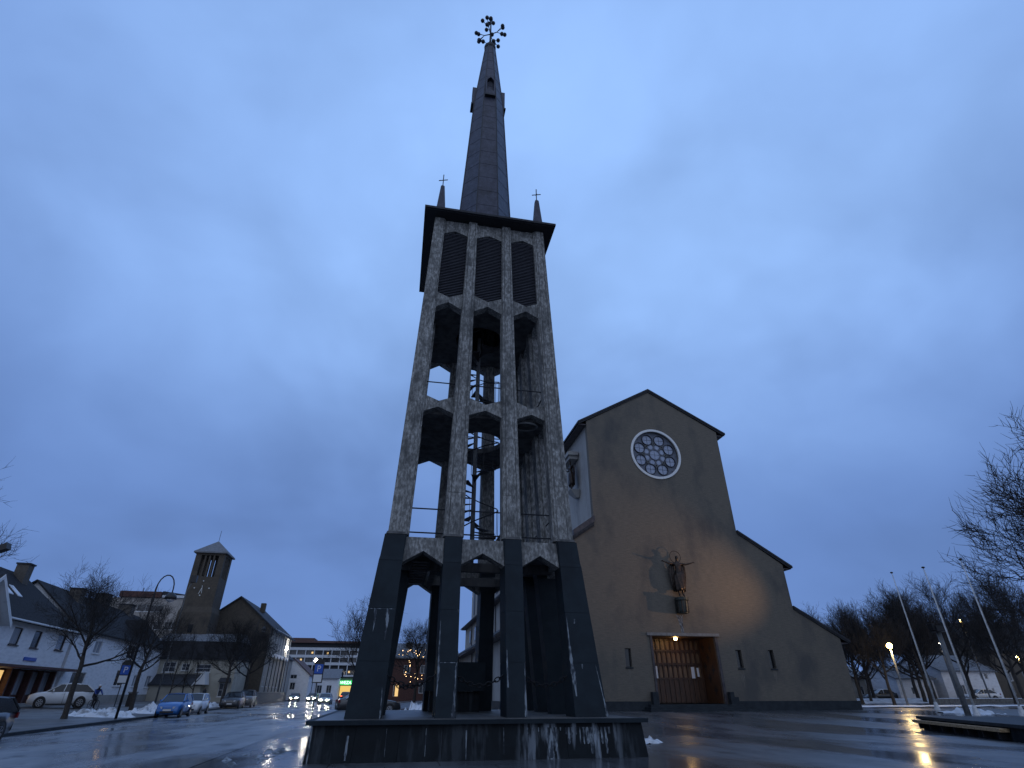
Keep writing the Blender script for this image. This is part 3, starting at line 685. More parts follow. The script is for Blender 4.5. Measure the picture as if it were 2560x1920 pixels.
# plinth band and steps
mb = MB()
for a, b in ((2 * GX - 32.55, 16.88), (22.72, 32.66)): mb.box(a, b, YF - .14, YF - .004, .25, 1.06)
mb.box(32.53, 32.66, YF, 84, .25, 1.06).box(2 * GX - 32.66, 2 * GX - 32.53, YF, 84, .25, 1.06); mb.build('plinth', 'stone_plinth', ch)
mb = MB()
for i, (y, z) in enumerate(((YF - 1.5, .60), (YF - 1.1, .74), (YF - .7, .88))): mb.box(16.2 + i * .2, 23.6 - i * .2, y, YF - .15 + i * .002, .35, z)
mb.box(17.5, 22.25, YF - .30, YF + 2.28, .36, .90); mb.build('step', 'stone_plinth', ch)
for a, b in ((16.9, 17.28), (22.47, 22.75)): MB().box(a, b, YF - .5, YF - .145, .4, 1.60).build('cheek_block', 'stone_plinth', ch)
MB().box(22.753, 23.05, YF - .5, YF - .146, .4, 1.30).build('cheek_block', 'stone_plinth', ch)
# slit windows
for w_ in wins:
    f = MB(); a, b, c, d = w_
    for q in ((a, a + .05, c, d), (b - .05, b, c, d), (a + .05, b - .05, d - .05, d), (a + .05, b - .05, c, c + .05)): f.box(q[0], q[1], YF + .20, YF + .25, q[2], q[3])
    o = f.build('window', 'pole_black', ch); MB().add([(a, YF + .23, c), (b, YF + .23, c), (b, YF + .23, d), (a, YF + .23, d)], [(0, 1, 2, 3)]).build('pane', 'black_glass', o)
    MB().box(a - .05, b + .05, YF - .05, YF - .003, c - .09, c - .01).build('sill', 'stone_plinth', o)
# rose window
rx, rz_, rr_ = ROSE
def ring(mb, cx_, cz_, r0, r1, y0, y1, k=32):
    for i in range(k):
        a, b = 2 * pi * i / k, 2 * pi * (i + 1) / k
        f = lambda r_, t, y: (cx_ + r_ * cos(t), y, cz_ + r_ * sin(t))
        mb.hexa([f(r0, a, y0), f(r1, a, y0), f(r1, b, y0), f(r0, b, y0), f(r0, a, y1), f(r1, a, y1), f(r1, b, y1), f(r0, b, y1)])
rw = MB(); ring(rw, rx, rz_, 2.02, 2.21, YF - .07, YF + .06, 56); rw = rw.build('rose_window', 'white_paint', ch)
mb = MB()
for i in range(nr): pass
mb.add([(rx, YF + .26, rz_)] + [(x, YF + .26, z) for x, z in rose], [(0, i + 1, (i + 1) % nr + 1) for i in range(nr)]); mb.build('tracery_plate', 'tracery', rw)
def disc(mb, cx_, cz_, r_, y, k=24): mb.add([(cx_, y, cz_)] + [(cx_ + r_ * cos(2 * pi * i / k), y, cz_ + r_ * sin(2 * pi * i / k)) for i in range(k)], [(0, i + 1, (i + 1) % k + 1) for i in range(k)])
for i in range(8):
    t = pi / 8 + i * pi / 4; x, z = rx + 1.40 * cos(t), rz_ + 1.40 * sin(t)
    g = MB(); disc(g, x, z, .425, YF + .245); g.build('roundel_pane', 'rose_glass', rw)
    g = MB(); ring(g, x, z, .43, .475, YF + .15, YF + .255, 20); g.box(x - .010, x + .010, YF + .225, YF + .24, z - .42, z + .42).box(x - .42, x + .42, YF + .226, YF + .239, z - .010, z + .010); g.build('roundel_frame', 'dark_metal', rw)
    t2 = t; x2, z2 = rx + .74 * cos(t2), rz_ + .74 * sin(t2); g = MB(); disc(g, x2, z2, .20, YF + .246, 10); g.build('foil_pane', 'rose_glass', rw)
    t3 = i * pi / 4; g = MB(); d_ = (cos(t3), sin(t3))
    def bar(r0, r1, w_=.02):
        a = V((rx + d_[0] * r0, YF + .19, rz_ + d_[1] * r0)); b = V((rx + d_[0] * r1, YF + .19, rz_ + d_[1] * r1)); g.tube([a, b], w_, 5)
    bar(.44, .87); bar(1.09, 1.22); ring(g, rx + d_[0] * .98, rz_ + d_[1] * .98, .085, .12, YF + .17, YF + .22, 12); bar(1.84, 2.0, .018)
    g.build('spoke', 'pole_grey', rw)
    g = MB(); disc(g, rx + d_[0] * .98, rz_ + d_[1] * .98, .085, YF + .21, 12); g.build('spoke_eye', 'pole_black', rw)
    g = MB(); a0 = t3; 
g = MB(); disc(g, rx, rz_, .43, YF + .24); g.build('centre_pane', 'rose_glass', rw)
g = MB(); g.box(rx - .010, rx + .010, YF + .22, YF + .235, rz_ - .42, rz_ + .42).box(rx - .42, rx + .42, YF + .221, YF + .234, rz_ - .01, rz_ + .01); ring(g, rx, rz_, .43, .46, YF + .18, YF + .245, 24); g.build('centre_frame', 'tracery', rw)
# portal: frame, recessed carved doors, carved jamb
mb = MB(); mb.box(17.13, 22.60, YF - .16, YF - .004, 5.03, 5.22); mb.build('portal_lintel', 'pole_grey', ch)
mb = MB(); mb.box(17.34, 17.49, YF - .08, YF - .003, .9, 5.028).box(22.26, 22.44, YF - .08, YF - .003, .9, 5.028); mb.build('portal_frame', 'fascia', ch)
yd = YF + 2.26
dr = MB().box(17.52, 22.23, yd, yd + .03, .91, 5.0).build('portal_door', 'door_wood', ch)
mb = MB()
for z in (2.42, 3.36, 4.22): mb.box(17.53, 22.22, yd - .10, yd - .002, z - .05, z + .05)
for i in range(13): x = 17.62 + i * .375; mb.box(x - .045, x + .045, yd - .09, yd - .003, .95, 4.98)
mb.build('door_rail', 'door_wood', dr)
pn = MB()
for (z0, z1) in ((2.50, 3.22), (3.44, 4.10), (4.30, 4.90)):
    for i in range(12):
        x0, x1 = 17.62 + i * .375 + .085, 17.62 + (i + 1) * .375 - .085; xm = (x0 + x1) / 2
        q = [(x0, z0), (x1, z0), (x1, z1 - .16), (xm + .06, z1 - .05), (xm, z1), (xm - .06, z1 - .05), (x0, z1 - .16)]
        pn.extr([(x, yd - .025, z) for x, z in q], (0, .02, 0))
pn.build('arched_panel', 'door_panel', dr)
mb = MB()
for i in range(12): x = 17.62 + i * .375 + .06; mb.box(x, x + .255, yd - .05, yd - .004, 1.0, 2.34)
mb.build('lower_panel', 'door_wood', dr)
for (a, b, z0, z1) in ((18.46, 18.61, 2.45, 3.22), (21.22, 21.47, 2.45, 3.18), (21.66, 21.82, 2.55, 3.12)): MB().box(a, b, yd - .14, yd - .125, z0, z1).build('notice', 'paper', dr)
jb = MB().box(22.20, 22.248, YF + .05, yd - .02, .91, 5.0).build('carved_jamb', 'door_wood', ch); MB().box(17.502, 17.55, YF + .05, yd - .02, .91, 5.0).build('carved_jamb', 'door_wood', ch)
mb = MB()
for (y, z, s_) in ((.75, 4.35, 1), (1.25, 3.75, 1), (.75, 2.95, 1), (1.35, 2.45, 1), (.8, 1.7, 1), (1.75, 3.2, 1), (1.75, 4.45, 1)):
    mb.box(22.185, 22.199, YF + y - .05, YF + y + .05, z - .30, z + .30).box(22.186, 22.198, YF + y - .2, YF + y - .051, z - .07, z + .07).box(22.186, 22.198, YF + y + .051, YF + y + .2, z - .07, z + .07)
mb.build('cut_cross', 'pole_black', jb)
MB().box(17.55, 22.2, YF + .05, yd - .02, 5.0, 5.018).build('portal_soffit', 'door_wood', ch)
dl = thing('door_lamp', 'glowing round bulb lamp under the lintel of the church portal', 'lamp', (19.70, YF + .85, 5.0))
MB().ball((19.70, YF + .85, 4.93), .12, 14).build('bulb', 'bulb_warm', dl, True); MB().lathe([(.08, 4.985), (.08, 5.03)], (19.70, YF + .85, 0), 12).build('socket', 'dark_metal', dl)
def point(nm, loc, e_, col, r_=.12, parent=None):
    ld_ = bpy.data.lights.new(nm, 'POINT'); ld_.energy = e_; ld_.color = col; ld_.shadow_soft_size = r_
    o = bpy.data.objects.new(nm, ld_); COL.objects.link(o); o.location = loc
    if parent is not None: o.parent = parent; o.location = V(loc) - origin(parent)[0]
    return o
point('door_light', (19.70, YF + .85, 4.72), 10, (1, .60, .24), .12, dl)
# wash of lime below the console
mb = MB(); mb.extr([(19.55, YF - .006, 6.42), (20.1, YF - .006, 6.42), (20.02, YF - .006, 6.0), (20.0, YF - .006, 5.6), (19.99, YF - .006, 5.24), (19.82, YF - .006, 5.24), (19.78, YF - .006, 5.7), (19.68, YF - .006, 6.1)], (0, .004, 0)); mb.build('lime_wash', 'lime', ch)
for wi, (x, w_, z1) in enumerate(((15.63, .10, 2.0), (23.95, .13, 1.9), (26.5, .12, 2.1))):
    for j in range(3):
        xx = x + (j - 1) * w_ * .8; q = MB(); n = 7; vs = []
        for i in range(n + 1): z = 2.93 + (z1 + .3 * (j != 1) - 2.93) * i / n; h_ = w_ * .38 * (1 - .7 * i / n) * random.uniform(.6, 1.2); vs += [(xx - h_, YF - .004, z), (xx + h_, YF - .004, z)]
        q.add(vs, [(2 * i, 2 * i + 1, 2 * i + 3, 2 * i + 2) for i in range(n)]); q.build('run_off_stain', 'stucco_stain', ch)
# risen figure with outstretched arms on a console
def statue(name, lab, P, sc, face=(0, -1), wing=True, group=None, mt_='bronze'):
    t = thing(name, lab, 'statue', P)
    ang = math.atan2(face[1], face[0]) + pi / 2
    M = Matrix.Translation(P) @ Matrix.Rotation(ang, 4, 'Z') @ Matrix.Scale(sc, 4)
    J = [((0, 0, .98), (.14, .11)), ((0, 0, 1.20), (.13, .10)), ((0, -.01, 1.42), (.16, .11)), ((0, 0, 1.55), .06), ((0, -.02, 1.63), .055), ((0, -.03, 1.74), (.085, .10)), ((0, -.02, 1.84), .06),
         ((.19, 0, 1.47), .06), ((.42, -.05, 1.44), .045), ((.66, -.10, 1.50), .032), ((.74, -.11, 1.52), (.035, .015)), ((-.19, 0, 1.47), .06), ((-.42, -.05, 1.46), .045), ((-.66, -.10, 1.52), .032), ((-.74, -.11, 1.54), (.035, .015)),
         ((.09, 0, .88), .10), ((.10, -.04, .50), .075), ((.09, 0, .12), .045), ((.10, -.10, .03), .035), ((-.09, 0, .88), .10), ((-.10, -.02, .50), .075), ((-.09, 0, .12), .045), ((-.11, -.10, .03), .035)]
    E_ = [(0, 1), (1, 2), (2, 3), (3, 4), (4, 5), (5, 6), (2, 7), (7, 8), (8, 9), (9, 10), (2, 11), (11, 12), (12, 13), (13, 14), (0, 15), (15, 16), (16, 17), (17, 18), (0, 19), (19, 20), (20, 21), (21, 22)]
    if not wing:
        for i in (8, 9, 10): J[i] = ((.24, -.10 - .1 * (i - 8), 1.25 - .02 * (i - 8)), J[i][1])
        for i in (12, 13, 14): J[i] = ((-.24, -.10 - .12 * (i - 12), 1.22 + .05 * (i - 12)), J[i][1])
    for hx, j0 in ((1, 10), (-1, 14)):                 # fingers
        b = J[j0][0]
        for f in range(5):
            tip = (b[0] + hx * (.10 - .012 * abs(f - 2)), b[1] - .02, b[2] + (.030 - .015 * f)) if f < 4 else (b[0] + hx * .03, b[1] - .04, b[2] + .05)
            J.append((tip, .008)); E_.append((j0, len(J) - 1))
    skin('body', J, E_, mt_, t, M)
    rb = MB(); rings = []
    for z, r_, d_ in ((1.08, .185, .13), (.92, .23, .15), (.62, .235, .16), (.38, .23, .16), (.28, .215, .15)):
        rings.append([M @ V(((r_ + .022 * math.sin(7 * a + z * 5)) * cos(a), (d_ + .022 * math.sin(7 * a + z * 5)) * sin(a), z + .05 * cos(a))) for a in [2 * pi * i / 28 for i in range(28)]])
    rb.loft(rings); rb.build('robe', mt_, t, True)
    ck = MB()
    for s_ in (-1, 1):                                    # mantle falling from the shoulders
        rows = []
        for z, x0, x1, y in ((1.53, .05, .24, .07), (1.35, .14, .40, .09), (1.0, .17, .42, .10), (.6, .18, .36, .09), (.25, .20, .29, .08)):
            rows.append([M @ V((s_ * (x0 + (x1 - x0) * i / 6), y + .03 * math.sin(i * 2.2 + z * 3), z)) for i in range(7)])
        front = rows; back = [[q + (M.to_3x3() @ V((0, .03, 0))) for q in r_] for r_ in rows]
        ck.loft([f_ + list(reversed(b_)) for f_, b_ in zip(front, back)])
    ck.build('mantle', mt_, t, True)
    if wing:
        hl = MB(); hl.tube([M @ V((.27 * cos(2 * pi * i / 32), .09, 1.80 + .27 * sin(2 * pi * i / 32))) for i in range(33)], .014 * sc, 6, False); hl.tube([M @ V((0, .05, 1.7)), M @ V((0, .09, 1.54))], .012 * sc, 4)
        hl.build('halo', mt_, t)
    return t, M
SP_ = (19.97, YF - .50, 7.54)
statue('statue', 'dark bronze figure with outstretched arms and a ring halo above the church portal', SP_, 1.60)
cs = thing('console', 'dark bronze barrel shaped console carrying the figure with outstretched arms', 'console', (19.97, YF, 7.5))
MB().lathe([(.34, 6.45), (.38, 6.6), (.40, 7.0), (.41, 7.28), (.49, 7.33), (.49, 7.52), (.30, 7.535)], (19.92, YF - .50, 0), 18).build('bowl', 'bronze_green', cs, False)
MB().box(19.6, 20.2, YF - .3, YF - .005, 6.5, 7.3).build('wall_bracket', 'bronze_green', cs)
mb = MB()
for i in range(9): a = 2 * pi * i / 9; mb.box(19.92 + .39 * cos(a) - .03, 19.92 + .39 * cos(a) + .03, YF - .50 + .39 * sin(a) - .03, YF - .50 + .39 * sin(a) + .03, 6.5, 7.28)
mb.build('rib', 'bronze', cs)
# bishop-like figure under a canopy on the left flank
statue('statue', 'robed stone figure under a canopy high on the light left flank of the church', (13.30, 42.0, 16.35), 1.42, (-1, 0), False, mt_='bronze')
cp = thing('canopy', 'light stone canopy with its console around the figure on the left church flank', 'canopy', (13.8, 43, 16))
MB().box(12.95, 13.85, 41.3, 44.0, 19.3, 19.62).box(13.1, 13.85, 41.5, 43.8, 19.0, 19.298).build('hood', 'stucco_light', cp)
MB().loft([[(13.05, 41.5, 16.3), (13.86, 41.5, 16.3), (13.86, 42.6, 16.3), (13.05, 42.6, 16.3)], [(13.6, 41.8, 15.7), (13.86, 41.8, 15.7), (13.86, 42.3, 15.7), (13.6, 42.3, 15.7)]]).build('bracket', 'stucco_light', cp)
# windows and downpipes on the flank seen through the tower
Fl = frame((7.14, 84), (0, -1)); Fm = frame((10.47, 92), (0, -1))
for y in (40.6, 47, 53.4, 60, 66.4, 73): 
    f = MB(); a = 84 - y; f.obox(Fl, a, a + 1.1, .005, .06, 2.4, 3.75); o = f.build('window', 'white_paint', ch); MB().obox(Fl, a + .12, a + .98, .061, .068, 2.52, 3.63).build('pane', 'win_glass', o)
for y in (45, 52, 59, 66, 73, 80.5, 86):
    f = MB(); a = 92 - y; f.obox(Fm, a, a + 1.0, .005, .05, 7.6, 9.4); o = f.build('window', 'pole_black', ch); MB().obox(Fm, a + .1, a + .9, .051, .058, 7.7, 9.3).build('pane', 'win_glass', o)
for y in (50, 63, 76, 83.5): MB().tube([Fm(92 - y, .08, 7.2), Fm(92 - y, .08, 9.95)], .06, 6).build('downpipe', 'pole_black', ch)
for y in (44, 56, 68, 80): MB().tube([Fl(84 - y, .08, .5), Fl(84 - y, .08, 4.7)], .06, 6).build('downpipe', 'pole_black', ch)
for y in (55, 64, 73, 82, 91, 100, 108):
    o = MB().box(13.82, 13.895, y, y + 1.6, 14.2, 18.6).build('window', 'pole_black', ch)
# ------------------------------------------------------------------ flagpoles, planter bench, floodlight mast, park lamps
def flagpole(x, y, h, lab):
    z = T(x, y); t = thing('flagpole', lab, 'flagpole', (x, y, z), 0, 'white flagpoles behind the long bench')
    MB().tube([(x, y, z + .25), (x, y, z + h * .5), (x, y, z + h)], [.055, .045, .022], 10).build('pole', 'pole_white', t, True)
    MB().lathe([(.001, z + h), (.11, z + h + .06), (.09, z + h + .12), (.001, z + h + .15)], (x, y, 0), 12).build('truck', 'pole_black', t, True)
    MB().lathe([(.20, z - .05), (.17, z + .12), (.09, z + .5)], (x, y, 0), 10).build('foot', 'pole_white', t)
    MB().tube([(x + .07, y - .05, z + 1.1), (x + .03, y - .03, z + h - .1)], .006, 3).build('halyard', 'pole_white', t)
flagpole(36.96, 36.79, 9.0, 'slim white flagpole, leftmost of the three by the long bench')
flagpole(34.16, 31.40, 8.35, 'slim white flagpole rising from the bench end, middle of the three')
flagpole(36.37, 30.51, 8.8, 'slim white flagpole at the right edge of the photo, rightmost of the three')
pl = thing('stone_bench', 'long dark stone planter bench with a yellowish wooden seat board', 'bench', (22.4, 23.4, T(22.4, 23.4)))
u_ = (V((19.7, 16.86)) - V((22.45, 23.36))).normalized(); Lb = 12
Fb = frame((22.45, 23.36), (u_.x, u_.y))   # outward normal of frame = clockwise of u
def bb(mb, u0, u1, n0, n1, z0, z1): return mb.obox(Fb, u0, u1, -n1, -n0, z0, z1)
bb(MB(), 0, Lb, 0, 5.2, .05, .60).build('body', 'slate_plinth', pl)
bb(MB(), -.12, Lb, -.12, 5.3, .603, .70).build('coping', 'stone_plinth', pl)
bb(MB(), -.10, 6.6, -.32, -.03, .46, .56).build('seat', 'bench_wood', pl)
for i in range(7): bb(MB(), .3 + i, .36 + i, -.26, -.002, .25, .455).build('seat_bracket', 'dark_metal', pl)
mast = thing('floodlight_mast', 'thick grey mast with a dark floodlight head between the flagpoles', 'floodlight', (34.63, 32.42, .43))
MB().tube([(34.63, 32.42, .35), (34.63, 32.42, 5.0)], [.17, .13], 12).build('mast', 'pole_grey', mast, True)
MB().box(34.25, 35.0, 32.1, 32.7, 5.0, 5.35).box(34.1, 34.3, 32.2, 32.6, 5.1, 5.5).build('lamp_head', 'pole_black', mast)
FL = V((34.0, 32.45, 5.3)); aim = V((18.2, YF, 10.0))
sl = bpy.data.lights.new('floodlight_lamp', 'SPOT'); sl.energy = 5200; sl.color = (1, .60, .32); sl.spot_size = R(46); sl.spot_blend = 1.0; sl.shadow_soft_size = .10
slo = bpy.data.objects.new('floodlight_lamp', sl); COL.objects.link(slo); slo.location = FL; slo.rotation_euler = (aim - FL).to_track_quat('-Z', 'Y').to_euler()
MB().extr([(34.095, 32.25, 5.15), (34.095, 32.55, 5.15), (34.095, 32.55, 5.45), (34.095, 32.25, 5.45)], (-.01, 0, 0)).build('lens', 'black_glass', mast)
def parklamp(x, y, h, lab, lit='bulb_yellow', r_=.24, e_=500, grp='park lamps on the right', col=(1, .70, .32)):
    z = T(x, y); t = thing('park_lamp', lab, 'street lamp', (x, y, z), 0, grp)
    MB().tube([(x, y, z), (x, y, z + h)], [.11, .07], 10).build('pole', 'pole_grey', t, True)
    MB().ball((x, y, z + h + r_ * .6), r_, 14).build('globe', lit, t, True)
    MB().lathe([(r_ * .6, z + h + r_ * 1.5), (.03, z + h + r_ * 1.75)], (x, y, 0), 12).build('cap', 'dark_metal', t)
    if e_: point('park_lamp_light', (x, y, z + h + r_ * .6 - r_ - .08), e_, col, .15, t)
parklamp(45.86, 48.61, 4.75, 'glowing yellow globe lamp on a grey pole beside the church wall')
# ------------------------------------------------------------------ houses on the left side of the street
mat('clapboard', (.74, .76, .80), .7, c2=(.60, .62, .66), sc=1.5, st=(1, 1, 3), lo=.45, hi=.7, bump=.1)
mat('tile_dark', (.020, .021, .025), .85, c2=(.036, .037, .041), sc=7, bump=.6, bsc=6, spec=.12)
mat('shop_red', (.075, .030, .026), .6, c2=(.055, .022, .020), sc=4)
mat('chimney_brick', (.08, .07, .062), .9, c2=(.11, .10, .09), sc=6)
mat('beige_render', (.40, .37, .35), .9, c2=(.33, .31, .29), sc=.5, lo=.4, hi=.65)
mat('cream_render', (.42, .40, .34), .9, c2=(.34, .325, .28), sc=.8, lo=.4, hi=.65)
mat('hall_brick', (.075, .064, .052), .95, c2=(.095, .080, .064), sc=3, c3=(.056, .050, .042), sc3=.5, lo3=.5, hi3=.7, bump=.3)
mat('grey_render', (.30, .29, .27), .9, c2=(.24, .235, .22), sc=.9)
mat('stone_wall', (.10, .10, .10), .9, c2=(.18, .18, .175), sc=5, bump=.6, bsc=8)
mat('brick_red', (.080, .038, .034), .9, c2=(.11, .055, .046), sc=6, bump=.2)
mat('roof_grey', (.13, .14, .155), .8, c2=(.17, .18, .20), sc=3)
mat('roof_red', (.09, .05, .048), .8, c2=(.12, .07, .06), sc=3)
mat('concrete_light', (.58, .61, .66), .8, c2=(.50, .53, .58), sc=2)
mat('green_sign', (.0, .5, .1), .4, emit=(.05, .8, .18), es=.9); mat('sign_glow', (1, 1, 1), .4, emit=(.75, 1, .8), es=2.2); mat('amber_light', (1, .7, .2), .4, emit=(1, .60, .14), es=.7)
mat('clock_white', (.6, .62, .62), .6)
d_ = (-.073, 1.0); PA = V((-31.067, 63.148))
du = V(d_).normalized()
def Fs(u0=0): return frame(PA + du * u0, d_)
F = Fs(); nrm = V((du.y, -du.x))
def gable_roof(F, u0, u1, depth, ze, zr, ov=.5, th=.18, m='tile_dark', parent=None, hip1=0, name='roof', hip0=0):
    """ridge along the wall; the wall is on the n=0 side, the back at n=-depth"""
    mb = MB(); h = depth / 2; sl = (zr - ze) / h
    for s in (0, 1):
        n_e = ov if s == 0 else -depth - ov; z_e = ze - ov * sl
        a0, a1 = u0 - (ov if not hip0 else ov), u1 + ov
        r0, r1 = (u0 - ov) if not hip0 else u0 + hip0, (u1 + ov) if not hip1 else u1 - hip1
        mb.hexa([F(a0, n_e, z_e), F(a1, n_e, z_e), F(r1, -h, zr), F(r0, -h, zr), F(a0, n_e, z_e + th), F(a1, n_e, z_e + th), F(r1, -h, zr + th), F(r0, -h, zr + th)])
    if hip1: mb.add([F(u1 + ov, ov, ze - ov * sl + th), F(u1 + ov, -depth - ov, ze - ov * sl + th), F(u1 - hip1, -h, zr + th)], [(0, 1, 2)])
    if hip0: mb.add([F(u0 - ov, ov, ze - ov * sl + th), F(u0 - ov, -depth - ov, ze - ov * sl + th), F(u0 + hip0, -h, zr + th)], [(0, 1, 2)])
    return mb.build(name, m, parent)
def gable_end(mb, F, u, depth, ze, zr): mb.add([F(u, 0, ze), F(u, -depth, ze), F(u, -depth / 2, zr)], [(0, 1, 2)])
def shell(F, u0, u1, depth, z0, z1, ops, parent, m, zr=None, side_ops0=(), side_ops1=(), name='wall'):
    mb = MB(); wall(mb, F, u1, z0, z1, list(ops), u0=u0)
    # side walls and back
    F0 = lambda a, b, z: F(u0 - b, -a, z); F1 = lambda a, b, z: F(u1 + b, -a, z)
    wall(mb, F0, depth, z0, z1, list(side_ops0)); wall(mb, F1, depth, z0, z1, list(side_ops1))
    mb.add([F(u0, -depth, z0), F(u1, -depth, z0), F(u1, -depth, z1), F(u0, -depth, z1)], [(0, 1, 2, 3)])
    if zr: gable_end(mb, F, u0, depth, z1, zr); gable_end(mb, F, u1, depth, z1, zr)
    o = mb.build(name, m, parent)
    return o, F0, F1
def chimney(F, u, n, z0, z1, w, parent, m='chimney_brick'):
    o = MB().obox(F, u - w, u + w, n - w, n + w, z0, z1).build('chimney', m, parent)
    MB().obox(F, u - w - .08, u + w + .08, n - w - .08, n + w + .08, z1 + .002, z1 + .14).build('chimney_cap', 'roof_dark', o); return o
# --- corner shop house
sh = thing('shop_house', 'white clapboard house with dark tiled roof and a dark red shopfront at the left edge', 'house', (PA.x, PA.y, .5))
up = [(-8.82, -7.42, 4.93, 6.2), (-5.33, -3.98, 4.9, 6.22), (-.74, .86, 5.0, 6.3), (-13.6, -12.2, 4.93, 6.2)]
shopo = [(-16.5, 1.62, .75, 3.28)]
shell(F, -18, 1.9, 10, .35, 6.95, up + shopo, sh, 'clapboard')
for i, o_ in enumerate(up): window(F, o_, sh, 'win_curtain' if i in (0, 3) else 'win_glass', 'pole_black' if i == 0 else 'fascia', (0, 0))
sf = MB().obox(F, -16.5, 1.62, -.5, -.45, .75, 3.28).build('shopfront', 'shop_red', sh)
segs = [(-11.5, -9.0, 1), (-8.7, -6.9, 1), (-6.25, -5.85, 0), (-4.8, -3.5, 0), (-2.6, -1.1, 0), (-.9, 1.2, 0)]
for a, b, lit in segs:
    MB().obox(F, a, b, -.44, -.42, 1.4, 3.12).build('display_window', 'lit_window' if lit else 'win_curtain', sf)
for a in (-11.6, -8.85, -6.6, -5.4, -3.1, -1.0, 1.35): MB().obox(F, a - .1, a + .1, -.42, .02, .75, 3.28).build('shopfront_post', 'shop_red', sf)
MB().obox(F, -17, 3.2, .004, 1.0, 3.30, 3.50).build('awning_board', 'shop_red', sh)
MB().obox(F, -5.6, -3.48, .02, .08, 3.9, 4.16).build('wall_sign', 'sign_blue', sh)
MB().obox(F, -16.5, 1.8, -.3, .25, .45, .74).build('step', 'grey_render', sh)
gable_roof(F, -18, 1.9, 10, 6.95, 11.2, .55, .2, 'tile_dark', sh, hip1=2.2)
chimney(F, -2.4, -4.2, 10.2, 12.0, .5, sh)
for a in (-7.9, -6.4):   # rooflights
    sl_ = (11.2 - 6.95) / 5
    q = lambda u, n: F(u, n, 6.95 + .23 - n * sl_)
    MB().hexa([q(a, -1.9), q(a + .75, -1.9), q(a + .75, -2.9), q(a, -2.9)] + [q(a, -1.9) + V((0, 0, .07)), q(a + .75, -1.9) + V((0, 0, .07)), q(a + .75, -2.9) + V((0, 0, .07)), q(a, -2.9) + V((0, 0, .07))]).build('rooflight', 'snow_clean', sh)
wg = MB(); Fw = F   # projecting wing with white bargeboards
wg.obox(F, -19.4, -14.0, .003, 1.2, .4, 6.3); wg.build('wing_wall', 'clapboard', sh)
MB().extr([F(-19.4, 1.2, 6.3), F(-14.0, 1.2, 6.3), F(-16.7, 1.2, 8.6)], tuple(F(0, -4.2, 0) - F(0, 0, 0))).build('wing_gable', 'clapboard', sh)
for s in (-1, 1):
    c = -16.7; MB().hexa([F(c, 1.75, 8.75), F(c + s * 3.4, 1.75, 5.85), F(c + s * 3.4, -3.6, 5.85), F(c, -3.6, 8.75), F(c, 1.75, 8.93), F(c + s * 3.4, 1.75, 6.03), F(c + s * 3.4, -3.6, 6.03), F(c, -3.6, 8.93)]).build('wing_roof', 'tile_dark', sh)
    MB().hexa([F(c, 1.74, 8.70), F(c + s * 3.35, 1.74, 5.84), F(c + s * 3.35, .01, 5.84), F(c, .01, 8.70), F(c, 1.74, 8.745), F(c + s * 3.35, 1.74, 5.885), F(c + s * 3.35, .01, 5.885), F(c, .01, 8.745)]).build('wing_soffit', 'white_paint', sh)
    MB().hexa([F(c, 1.76, 8.62), F(c + s * 3.45, 1.76, 5.70), F(c + s * 3.45, 1.80, 5.70), F(c, 1.80, 8.62), F(c, 1.76, 8.95), F(c + s * 3.45, 1.76, 6.05), F(c + s * 3.45, 1.80, 6.05), F(c, 1.80, 8.95)]).build('bargeboard', 'white_paint', sh)
MB().tube([F(-13.7, .62, 6.62), F(2.3, .62, 6.62)], .09, 6).build('gutter', 'white_paint', sh)
# --- long white house
wh = thing('white_house', 'long white two storey house with dark roof and pale window frames beside the shop house', 'house', (PA.x + du.x * 12, PA.y + du.y * 12, .5))
ops = [(4.95, 8.45, 2.22, 3.36), (17.1, 20.0, 2.22, 3.9), (23.6, 25.6, 2.2, 3.5), (28.9, 31.2, 2.16, 3.52), (18.4, 21.6, 5.2, 6.7), (8, 10, 5.2, 6.4), (26, 28, 5.2, 6.4)]
shell(F, 2.6, 34.5, 10, .3, 7.2, ops, wh, 'clapboard', 11.3)
for i, o_ in enumerate(ops): window(F, o_, wh, 'win_glass' if i in (0, 1, 4) else 'win_curtain', 'white_paint', (1, 0))
MB().obox(F, 2.6, 34.6, .003, .05, .3, 1.3).build('plinth', 'grey_render', wh)
gable_roof(F, 2.6, 34.5, 10, 7.2, 11.3, .4, .18, 'tile_dark', wh)
for u, n, z0, z1, w_ in ((19.5, -5, 10.6, 12.4, .7), (28.5, -5, 10.6, 12.3, .8), (9.5, -4, 10, 11.6, .6)): chimney(F, u, n, z0, z1, w_, wh)
MB().obox(F, 22.4, 23.6, -2.6, -.2, 8.3, 9.9).build('dormer', 'roof_dark', wh)
# sparkle of a paper star in the window
MB().ball(F(18.8, -.10, 3.0), .10, 6).build('window_star', 'bulb_warm', wh)
# --- beige apartment block far behind
be = thing('apartment_block', 'beige apartment block with a dark flat penthouse roof behind the bare street trees', 'building', (-50, 130, 0))
Fx = lambda y: frame((-60, y), (1, 0))
Fq = Fx(130)
ops = [(7.4 + 0, 12.4, 15.8, 17.1), (2.5, 4.5, 12.5, 14), (7.4, 9.4, 12.5, 14), (10.8, 12.8, 12.5, 14), (13.5, 15.5, 12.5, 14), (4.0, 6.5, 9, 10.6), (9, 11.5, 9, 10.6)]
shell(Fq, 0, 18.5, 14, 0, 18.4, ops, be, 'beige_render')
for o_ in ops: window(Fq, o_, be, 'win_glass', 'white_paint', (2, 0))
MB().obox(Fq, 3.6, 11.4, -6, .5, 18.5, 19.6).build('penthouse', 'brick_red', be); MB().obox(Fq, 11.6, 16.5, -4, .3, 18.5, 19.0).build('roof_terrace', 'snow_clean', be)
